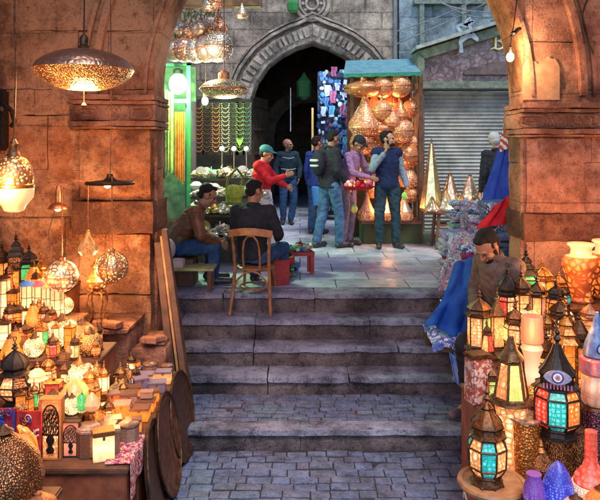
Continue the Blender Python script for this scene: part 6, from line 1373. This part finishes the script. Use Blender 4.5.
# ================================================================ RIGHT STAND
# round pedestal table with the big lantern
pt = thing('pedestal_table', 'round carved pedestal table carrying the cream and teal lantern', 'table', (X(492, 3.8), 3.8, -.92)); zt = .50
m = MB(); m.lathe([(.15, zt-.05), (.19, zt-.035), (.20, zt-.015), (.195, zt), (.17, zt+.002), (.165, zt-.006), (0, zt-.006)], 44); m.build('top', simple('polished_table', (.40, .20, .09), (.22, .09, .04), 10, .3), pt)
m = MB(); m.lathe([(.16, 0), (.165, .04), (.14, .08), (.15, zt-.1), (.16, zt-.052)], 32); m.build('drum', simple('carved_drum', (.24, .07, .03), (.08, .02, .012), 22, .5), pt)
m = MB()
for i in range(10):
    a0 = 2*pi*i/10; m.tube([(.158*cos(a0+.5*q/8*1.2-.3), .158*sin(a0+.5*q/8*1.2-.3), zt-.13+.055*sin(pi*q/8)) for q in range(9)], .007, 5)
m.build('arcade_carving', simple('bone_inlay', (.6, .5, .4), (.4, .3, .2), 20, .5), pt)
lantern('lantern', 'large eight sided lantern with cream and teal panes on the round pedestal table', (X(487, 3.78), 3.78, -.422), .53, [(.15, .10), (.205, .19), (.215, .40), (.165, .50)], [G_CREAMD, G_TEAL, G_CREAMD, G_TEAL, G_CREAMD, G_TEAL, G_CREAMD, G_TEAL], 8, DBRASS, [(1.15, 0), (1.3, .03), (.95, .06), (.9, .10), (1.1, .13), (1.0, .17), (.55, .25), (.35, .30), (.42, .32), (.14, .37)], rz=R(-10), finial=.20, group=None)
put('R', 'low bench', 511, 134, 'tall lamp with cream and green panes over a white flared body', LTH([('body', G_CREAMD, [(.115, .03), (.105, .2), (.10, .40), (.125, .50)]), ('base', DBRASS, [(.14, 0), (.14, .02), (.115, .03)]), ('collar', DBRASS, [(.125, .50), (.16, .515), (.155, .53), (.13, .545)]), ('cap', DBRASS, [(.08, .83), (.10, .84), (.05, .90), (.02, 1.0)])], 1.0), dd=.06, cat='lamp', rz=0)
o = lantern('shade_crown', 'x', (0, 0, .545), 1.0, [(.125, .0), (.08, .27)], [G_CREAMD, G_LIME, G_WARM], 6, DBRASS, [(1.1, 0), (.9, .01), (.3, .02)], finial=.001, legs=False, ringtop=False)
# fold the paned crown into the tall lamp as its own parts
tall = ITEMS[-1][4]
for c in list(o.children):
    if c.name.split('.')[0] in ('frame', 'glass_panel'): c.parent = tall; c.location = (0, 0, .545); c.rotation_euler.z = -.5
    else: bpy.data.objects.remove(c)
bpy.data.objects.remove(o)
EYEB = simple('pale_blue_enamel', (.12, .20, .38), (.05, .09, .22), 30, .25); EYEW = simple('white_enamel', (.45, .46, .5), (.25, .28, .35), 20, .2); EYEN = simple('navy_enamel', (.02, .04, .22), None, 9, .2)
def eye(parent, loc, r, w, ax=0, lozenge=True):
    e = MB()
    if lozenge: e.prism([(loc[0]+w*cos(a)*(1 if abs(cos(a)) > .1 else 1), loc[2]+r*1.25*sin(a)*abs(sin(a))**.6) for a in [2*pi*i/28 for i in range(28)]], loc[1]-.012, loc[1])
    e.build('eye_plaque', EYEB, parent, bevel=0) if lozenge else None
    for k_, (rr, mt) in enumerate(((1.0, EYEN), (.78, EYEW), (.48, EYEB), (.22, EYEN))):
        m = MB(); m.T = Matrix.Translation((loc[0], loc[1]-.0125-.002*k_, loc[2])) @ Matrix.Rotation(R(90), 4, 'X'); m.lathe([(0, .004), (r*rr*.9, .004), (r*rr, 0)], 24, cap=False); m.build('eye_ring', mt, parent)
# dark pierced pillar, big lantern with eye plaque
lathe_lamp('pierced_pillar', 'dark pierced drum standing under the big red and teal lantern', (X(558, 4.02), 4.02, -.517), .26, [('drum', P_DARK, [(.33, .06), (.31, .5), (.33, .94)]), ('foot', DBRASS, [(.4, 0), (.4, .04), (.33, .06)]), ('top_plate', BRASS, [(.33, .942), (.40, .95), (.40, .985), (.3, 1.0)])], 'stand')
bl_ = lantern('lantern', 'big lantern with red, teal and orange panes and a blue eye plaque', (X(557, 4.02), 4.02, -.255), .60, [(.17, .10), (.235, .17), (.235, .42), (.19, .50)], [G_RED, G_TEAL, G_ORANGED, G_ORANGED, G_RED, G_TEAL, G_ORANGED, G_RED], 8, BLACKM, [(1.1, 0), (1.2, .02), (.9, .05), (.85, .12), (1.0, .15), (.7, .22), (.35, .34), (.16, .44)], rz=R(-20), finial=.2)
eye(bl_, (0, -.215, .665), .058, .135)
m = MB()
for i in range(9): m.tube([(-.13+.0325*i, -.20, .59), (-.13+.0325*i, -.205, .54)], .008, 5)
m.build('bead_fringe', simple('violet_beads', (.25, .12, .3), None, 20), bl_)
put('R', 'low bench', 526, 60, 'amber pierced cylinder lamp with an open silver rim', LTH([('shade', pierced('amber_cylinder', (.62, .24, .06), (1, .36, .07), 1.6, 24, .24), [(.24, .03), (.235, .5), (.24, .93)]), ('rim', SILVER, [(.24, .93), (.29, .95), (.29, .98), (.21, 1.0), (.18, .95)]), ('base', DBRASS, [(.27, 0), (.27, .03), (.24, .035)])], 1.0), dd=.0, cat='lamp')
put('R', 'low bench', 578, 46, 'dark red fretwork lamp behind the red bottle lamp', CYL(P_DARK), dd=.05)
put('R', 'low bench', 541, 40, 'small dark pierced lamp beside the amber cylinder', BELLY(P_DARK), dd=-.05)
put('R', 'low bench', 497, 46, 'small orange lantern left of the tall white bodied lamp', LAN('barrel', [G_ORANGED, G_AMBER], 6), dd=.14)
MOS_B = glow('blue_mosaic', (.06, .09, .75), 1.3, (.015, .02, .30), 26, dots=17, body=(.03, .035, .28)); MOS_R = glow('red_mosaic', (1, .07, .04), 1.2, (.75, .45, .25), 9, dots=15, body=(.5, .05, .03)); MOS_P = glow('violet_mosaic', (.16, .04, .22), .9, (.05, .02, .14), 22, dots=15, body=(.15, .05, .3))
put('R', 'front bench', 558, 46, 'egg shaped cobalt mosaic lamp', LTH([('shade', MOS_B, [(.12, .03), (.27, .12), (.33, .30), (.31, .52), (.23, .75), (.12, .92), (.02, 1.0)]), ('foot', BLACKM, [(.18, 0), (.17, .02), (.12, .03)])], 1.0), cat='lamp')
put('R', 'front bench', 591, 80, 'red mosaic bottle shaped lamp with a long neck', LTH([('shade', MOS_R, [(.10, .02), (.2, .08), (.25, .22), (.22, .38), (.12, .50), (.085, .60), (.08, .95)]), ('collar', glow('pale_mosaic_band', (1, .75, .5), 1.0, (.8, .35, .2), 30, dots=30), [(.256, .16), (.262, .22), (.252, .30)]), ('foot', BRASS, [(.14, 0), (.13, .02), (.1, .025)])], 1.0), cat='lamp', wf=.9)
put('R', 'front bench', 534, 34, 'dark violet mosaic jar lamp', LTH([('shade', MOS_P, [(.25, .04), (.32, .3), (.3, .6), (.2, .85), (.22, .98)]), ('foot', BLACKM, [(.28, 0), (.28, .03), (.25, .04)])], 1.0), cat='lamp')
put('R', 'front bench', 576, 26, 'white and red mosaic ball lamp at the bottom edge', DOMEL(glow('white_mosaic', (.9, .6, .45), 1.0, (.6, .1, .12), 8, dots=14)), dd=-.12, cat='lamp', wf=1.3)
put('R', 'front bench', 603, 36, 'orange mosaic ball at the lower right corner', DOMEL(G_ORANGED), dd=-.1, cat='lamp', wf=1.2)
# ---- middle tier
t = thing('enamel_boxes', 'upright enamelled box with blue scrolls beside the seller\'s leg', 'box', (X(478, 4.4), 4.4, -.197), .3)
m = MB(); m.box(-.075, .075, -.06, .06, 0, .30); m.build('body', cloth_pat('enamel_scrolls', [(.08, .12, .32), (.45, .35, .3), (.25, .06, .05), (.06, .2, .25)], 26, .4), t, bevel=.01); m = MB(); m.box(-.08, .08, -.065, .065, .302, .33); m.build('lid', DBRASS, t, bevel=.008)
put('R', 'middle tier', 532, 86, 'tall curvy white vase lamp under a pink cloth shade', LTH([('vase', glow('milk_glass', (1, .66, .42), 1.25, (1, .5, .28), 2.5), [(.14, .03), (.12, .15), (.08, .38), (.09, .52), (.125, .62), (.10, .68)]), ('shade', G_PINK, [(.125, .70), (.13, .72), (.12, .98), (.115, 1.0)]), ('base', BRASS, [(.16, 0), (.16, .02), (.14, .03)])], 1.0), dd=-.1, cat='lamp')
put('R', 'middle tier', 566, 96, 'tall brass column lantern with curled arms', LAN('box', [P_BRASS, G_AMBER], 6, BRASS, 'pagoda', gridv=3), wf=.75, dd=.02)
put('R', 'middle tier', 579, 84, 'slimmer amber column lantern', LAN('box', [G_ORANGED, G_AMBER], 6, DBRASS, 'bulb', gridv=3), wf=.72, dd=.12)
put('R', 'middle tier', 492, 46, 'mosaic lantern of green, blue and red squares', LAN('barrel', [G_LIME, G_TEAL, G_RED], 6), dd=-.12)
put('R', 'middle tier', 507, 48, 'orange lantern behind the green paned lamp', LAN('straight', [G_AMBER, G_CREAMD], 6), dd=.12)
put('R', 'middle tier', 546, 62, 'amber lantern half hidden behind the eye plaque', LAN('barrel', [G_ORANGED, G_WARM], 6), dd=.15)
put('R', 'middle tier', 519, 44, 'red trimmed lantern at the foot of the white vase lamp', LAN('straight', [G_RED, G_WARM], 6), dd=.1)
put('R', 'middle tier', 553, 44, 'black handled iron lantern', LAN('onion', [P_DARK, G_AMBER], 6, BLACKM), dd=-.08)
lathe_lamp('pierced_pillar', 'dark purple pierced pillar at the right picture edge', (X(596, 4.1), 4.1, -.517), .42, [('drum', pierced('purple_pierced', (.20, .08, .12), (.9, .3, .4), .8, 30, .2), [(.19, .05), (.18, .5), (.19, .95)]), ('foot', DBRASS, [(.23, 0), (.23, .04), (.19, .05)]), ('top_plate', DBRASS, [(.19, .952), (.22, .96), (.2, 1.0)])], 'stand')
t = thing('cream_plate_lamp', 'cream enamel lamp with small dots below the red glitter band at the right edge', 'lamp', (X(597, 4.1), 4.1, -.095)); m = MB(); m.lathe([(.075, .0), (.10, .03), (.105, .12), (.085, .19)], 8); m.build('body', glow('cream_enamel', (1, .6, .36), .8, (.9, .42, .2), 14, dots=9), t)
m = MB(); m.lathe([(.09, .192), (.11, .21), (.105, .29), (.07, .31)], 20); m.build('glitter_band', simple('red_glitter', (.6, .02, .08), (.3, .3, .3), 60, .3, .4), t); m = MB(); m.lathe([(.085, .312), (.075, .38), (.03, .50), (.01, .58)], 20); m.build('eye_cone', EYEB, t)
eye(t, (-.01, -.075, .37), .034, .06, lozenge=False)
# ---- third tier
put('R', 'third tier', 479, 66, 'cream and pale green lantern nearest the seller', LAN('straight', [G_CREAMD, G_LIME, G_WARM], 6), dd=-.05, wf=1.1)
put('R', 'third tier', 497, 62, 'cream square lantern with an arch motif', LAN('box', [G_WARM], 4, DBRASS, 'cone'), dd=-.02, wf=.8, rz=.1)
put('R', 'third tier', 515, 54, 'cream lantern dotted green', LAN('barrel', [G_LIME, G_CREAMD], 6), dd=-.08)
put('R', 'third tier', 546, 46, 'orange fretwork lantern', LAN('onion', [P_BRASS], 8, BRASS), dd=-.05)
put('R', 'third tier', 560, 60, 'tall dark brass lantern', LAN('barrel', [G_ORANGED, P_BRASS], 6), dd=.0)
put('R', 'third tier', 590, 56, 'copper lantern behind the eye cone', LAN('barrel', [P_BRASS, G_AMBER], 6, COPPER), dd=0)
put('R', 'third tier', 487, 36, 'low red glass lantern', LAN('taper', [G_RED, G_WARM], 6), dd=-.13)
# ---- fourth tier
put('R', 'fourth tier', 507, 62, 'barrel lantern with one red pane and a dark onion dome', LAN('barrel', [G_CREAMD, G_WARM, G_GREEN, G_RED], 8, BLACKM, 'bulb'), dd=-.02, wf=1.0, rz=.9)
put('R', 'fourth tier', 521, 60, 'cream lantern with brass grid', LAN('straight', [G_WARM, G_CREAMD], 6, DBRASS, gridv=2), dd=-.02)
put('R', 'fourth tier', 537, 52, 'pink glowing lantern under the turquoise one', LAN('straight', [G_PINK, G_WARM], 6), dd=.02)
put('R', 'fourth tier', 556, 48, 'amber lantern with an iron dome', LAN('barrel', [G_AMBER], 6, BLACKM), dd=.02)
# ---- top tier
put('R', 'top tier', 526, 60, 'small lantern with turquoise glass and several spikes', LAN('barrel', [G_TEAL, G_GREEN, G_TEAL], 6, BLACKM, 'pagoda'), dd=-.1)
put('R', 'top tier', 542, 46, 'honey coloured lantern with a fine grid', LAN('onion', [G_AMBER, G_WARM], 8, BRASS, gridv=3), dd=-.05, wf=1.3)
put('R', 'top tier', 559, 36, 'low brass lantern left of the urn', LAN('onion', [P_BRASS], 6, BRASS), dd=-.1)
URN = pierced('carved_urn', (.62, .13, .03), (1, .22, .03), 3.2, 9, .16, rough=.5, feature='DISTANCE_TO_EDGE', rnd=1); URN.node_tree.nodes['Principled BSDF'].inputs['Metallic'].default_value = 0
for px, lab, d in ((581, 'large glowing orange carved urn with a pale neck', 5.5), (606, 'second glowing urn cut by the right picture edge', 5.62)):
    s = 58/F*d; lathe_lamp('urn', lab, (X(px, d), d, .223), s, [('body', URN, [(.20, .03), (.17, .08), (.22, .3), (.31, .6), (.32, .7), (.27, .78)]), ('neck', FROST, [(.26, .782), (.18, .80), (.165, .90), (.20, .95)]), ('lip', FROST, [(.20, .952), (.23, .97), (.22, 1.0)]), ('foot', BRASS, [(.22, 0), (.22, .02), (.20, .03)])], 'urn', group='glowing urns')
for px, py, d, w in ((500, 300, 4.75, 5), (560, 255, 5.2, 11), (592, 225, 5.3, 9), (530, 340, 4.2, 6), (505, 400, 3.65, 3), (560, 400, 3.6, 5), (590, 330, 4.1, 5)): lamp_light(None, P(px, py, d), w*(.32 if d < 5 else .6), (1, .42, .14), .10)  # added proxies for the lit lamps of the right stand
# naked bulb at the arch edge, upper right
wb = thing('bare_bulb', 'bright bare bulb hanging at the right edge of the arch', 'bulb', P(506, 59, 6.0)+Vector((0, -.12, 0))); m = MB(); m.ball((0, 0, 0), .033, .033, .042, 14, 10); m.build('glass', glow('hot_bulb', (1, .82, .55), 40, (1, .75, .45), 3), wb); m = MB(); m.lathe([(.02, .035), (.02, .09), (.01, .1)], 10); m.build('socket', BLACKM, wb)
m = MB(); m.tube([(0, 0, .1), (.04, .02, .3), (.10, .06, .7)], .005, 5); m.build('cord', BLACKM, wb); lamp_light(wb, (0, -.07, 0), 14, (1, .62, .32), .04)
m = MB(); m.tube([(X(511, 5.9), 5.9, Z(37, 5.9)), (X(517, 5.9), 5.88, Z(30, 5.9)), (X(521, 5.9), 5.93, Z(28, 5.9))], .018, 8); m.ball((X(514, 5.85), 5.85, Z(33, 5.85)), .03, .03, .02, 10, 6); tag(m.build('iron_hook', BLACKM), 'rusty iron hook in the right hand gate pier', 'hook')
m = MB(); m.tube([(X(590-8*sin(t_*.3), 5.93), 5.93+.0, Z(-6+t_*5, 5.93)) for t_ in range(13)], .007, 5); tag(m.build('wall_cable', BLACKM), 'thin black cable running down the right pier plaster', 'cable')
for k, (x, y, h_, mt, lab) in enumerate(((-1.34, 4.22, .16, P_BRASS, 'small brass belly lamp among the caskets nearest the front'), (-1.33, 4.7, .16, P_FINE, 'bright pierced belly lamp halfway along the caskets'), (-1.335, 5.03, .14, P_BRASS, 'small brass belly lamp at the back of the caskets'))):
    BELLYF = lathe_lamp('lamp', lab, (x, y, -.297), h_, [('shade', mt, [(.10, .10), (.30, .18), (.40, .36), (.33, .55), (.16, .68), (.11, .74)]), ('foot', BRASS, [(.22, 0), (.2, .03), (.07, .08), (.11, .1)]), ('neck', BRASS, [(.11, .742), (.16, .76), (.09, .84), (.10, .88), (.03, 1.0)])], group='small lamps among the caskets')
for k, (x, y, z, h_) in enumerate(((-1.30, 3.9, -.297, .17), (-1.345, 4.1, -.297, .22), (-1.26, 4.28, -.297, .19), (-1.34, 4.36, -.297, .24), (-1.245, 4.6, -.297, .2), (-1.335, 4.83, -.297, .25), (-1.25, 4.95, -.297, .18), (-1.34, 5.17, -.297, .22))):
    o_ = [LAN('straight', [G_WARM, G_WHITE], 6, BRASS), LAN('onion', [P_BRASS], 8, BRASS), LAN('barrel', [G_AMBER, G_CREAMD], 6), LAN('straight', [G_WHITE], 6, DBRASS)][k % 4]((x, y, z), h_, 1.05, .4*k)
    o_['label'] = '%s lantern standing among the caskets, %s of these from the front' % (['cream paned', 'round pierced', 'amber barrel', 'white paned'][k % 4], ORD[k]); o_['category'] = 'lantern'; o_['group'] = 'lanterns standing among the caskets'
# more small lamps in the gaps, each told by the lamp it stands next to
FK = [('amber cone lamp', CONE(G_AMBER)), ('brass dome lamp', DOMEL(P_BRASS)), ('cream paned lantern', LAN('straight', [G_WARM, G_WHITE], 6)), ('red paned lantern', LAN('barrel', [G_RED, G_AMBER], 6)), ('dark pierced belly lamp', BELLY(P_DARK)), ('green and cream lantern', LAN('taper', [G_GREEN, G_CREAMD], 6, BRASS)), ('bright pierced belly lamp', BELLY(P_FINE)), ('orange dotted lantern', LAN('onion', [G_ORANGED], 8)), ('white box lamp', WIREBOX(G_WHITE)), ('teal paned lantern', LAN('barrel', [G_TEAL, G_CREAMD], 6, BLACKM)), ('filigree dome lamp', DOMEL(P_LACE)), ('amber box lamp', WIREBOX(G_AMBER))]
rf = random.Random(21); used = set(); base_items = list(ITEMS)
for it in base_items:
    side, tier, px, desc, ob = it
    if len(desc.split()) > 10 or tier in ('front edge', 'front bench') or ob.name.startswith('trinket'): continue
    k = rf.randrange(len(FK)); nm, kd = FK[k]
    px2 = px + rf.choice([5, 6, 7]); dd = rf.choice([-.2, -.1, .16]) if side == 'L' else rf.choice([-.17, .17])
    if tier in ('third tier', 'fourth tier', 'low bench') and side == 'R': dd *= .5
    if side == 'L' and px2 > {'top tier': 45, 'third tier': 66, 'second tier': 101, 'lowest tier': 96}[tier]: continue
    if side == 'R' and px2 > 604: continue
    if tier == 'lowest tier' and dd > .1 and px2 > 88: continue
    o_ = put(side, tier, px2, rf.uniform(20, 30), 'x', kd, dd=dd, wf=rf.uniform(.95, 1.2)); ITEMS.pop()
    LB = 'small %s just right of the %s' % (nm, desc); o_['label'] = LB if len(LB.split()) < 17 else ('small %s by the %s' % (nm, desc.replace(' with ', ', ')))
# final labels for everything on the two stands: look first, then its place on its tier
for side in 'LR':
    for tier in set(i[1] for i in ITEMS if i[0] == side):
        row = sorted([i for i in ITEMS if i[0] == side and i[1] == tier], key=lambda i: i[2])
        for n_, it in enumerate(row):
            it[4]['label'] = '%s, %s stand\'s %s' % (it[3], 'left' if side == 'L' else 'right', tier)
            it[4]['group'] = 'lamps on the %s stand' % ('left' if side == 'L' else 'right')
            if it[4].name.split('.')[0] == 'trinket_box': it[4]['group'] = 'inlaid boxes on the table'
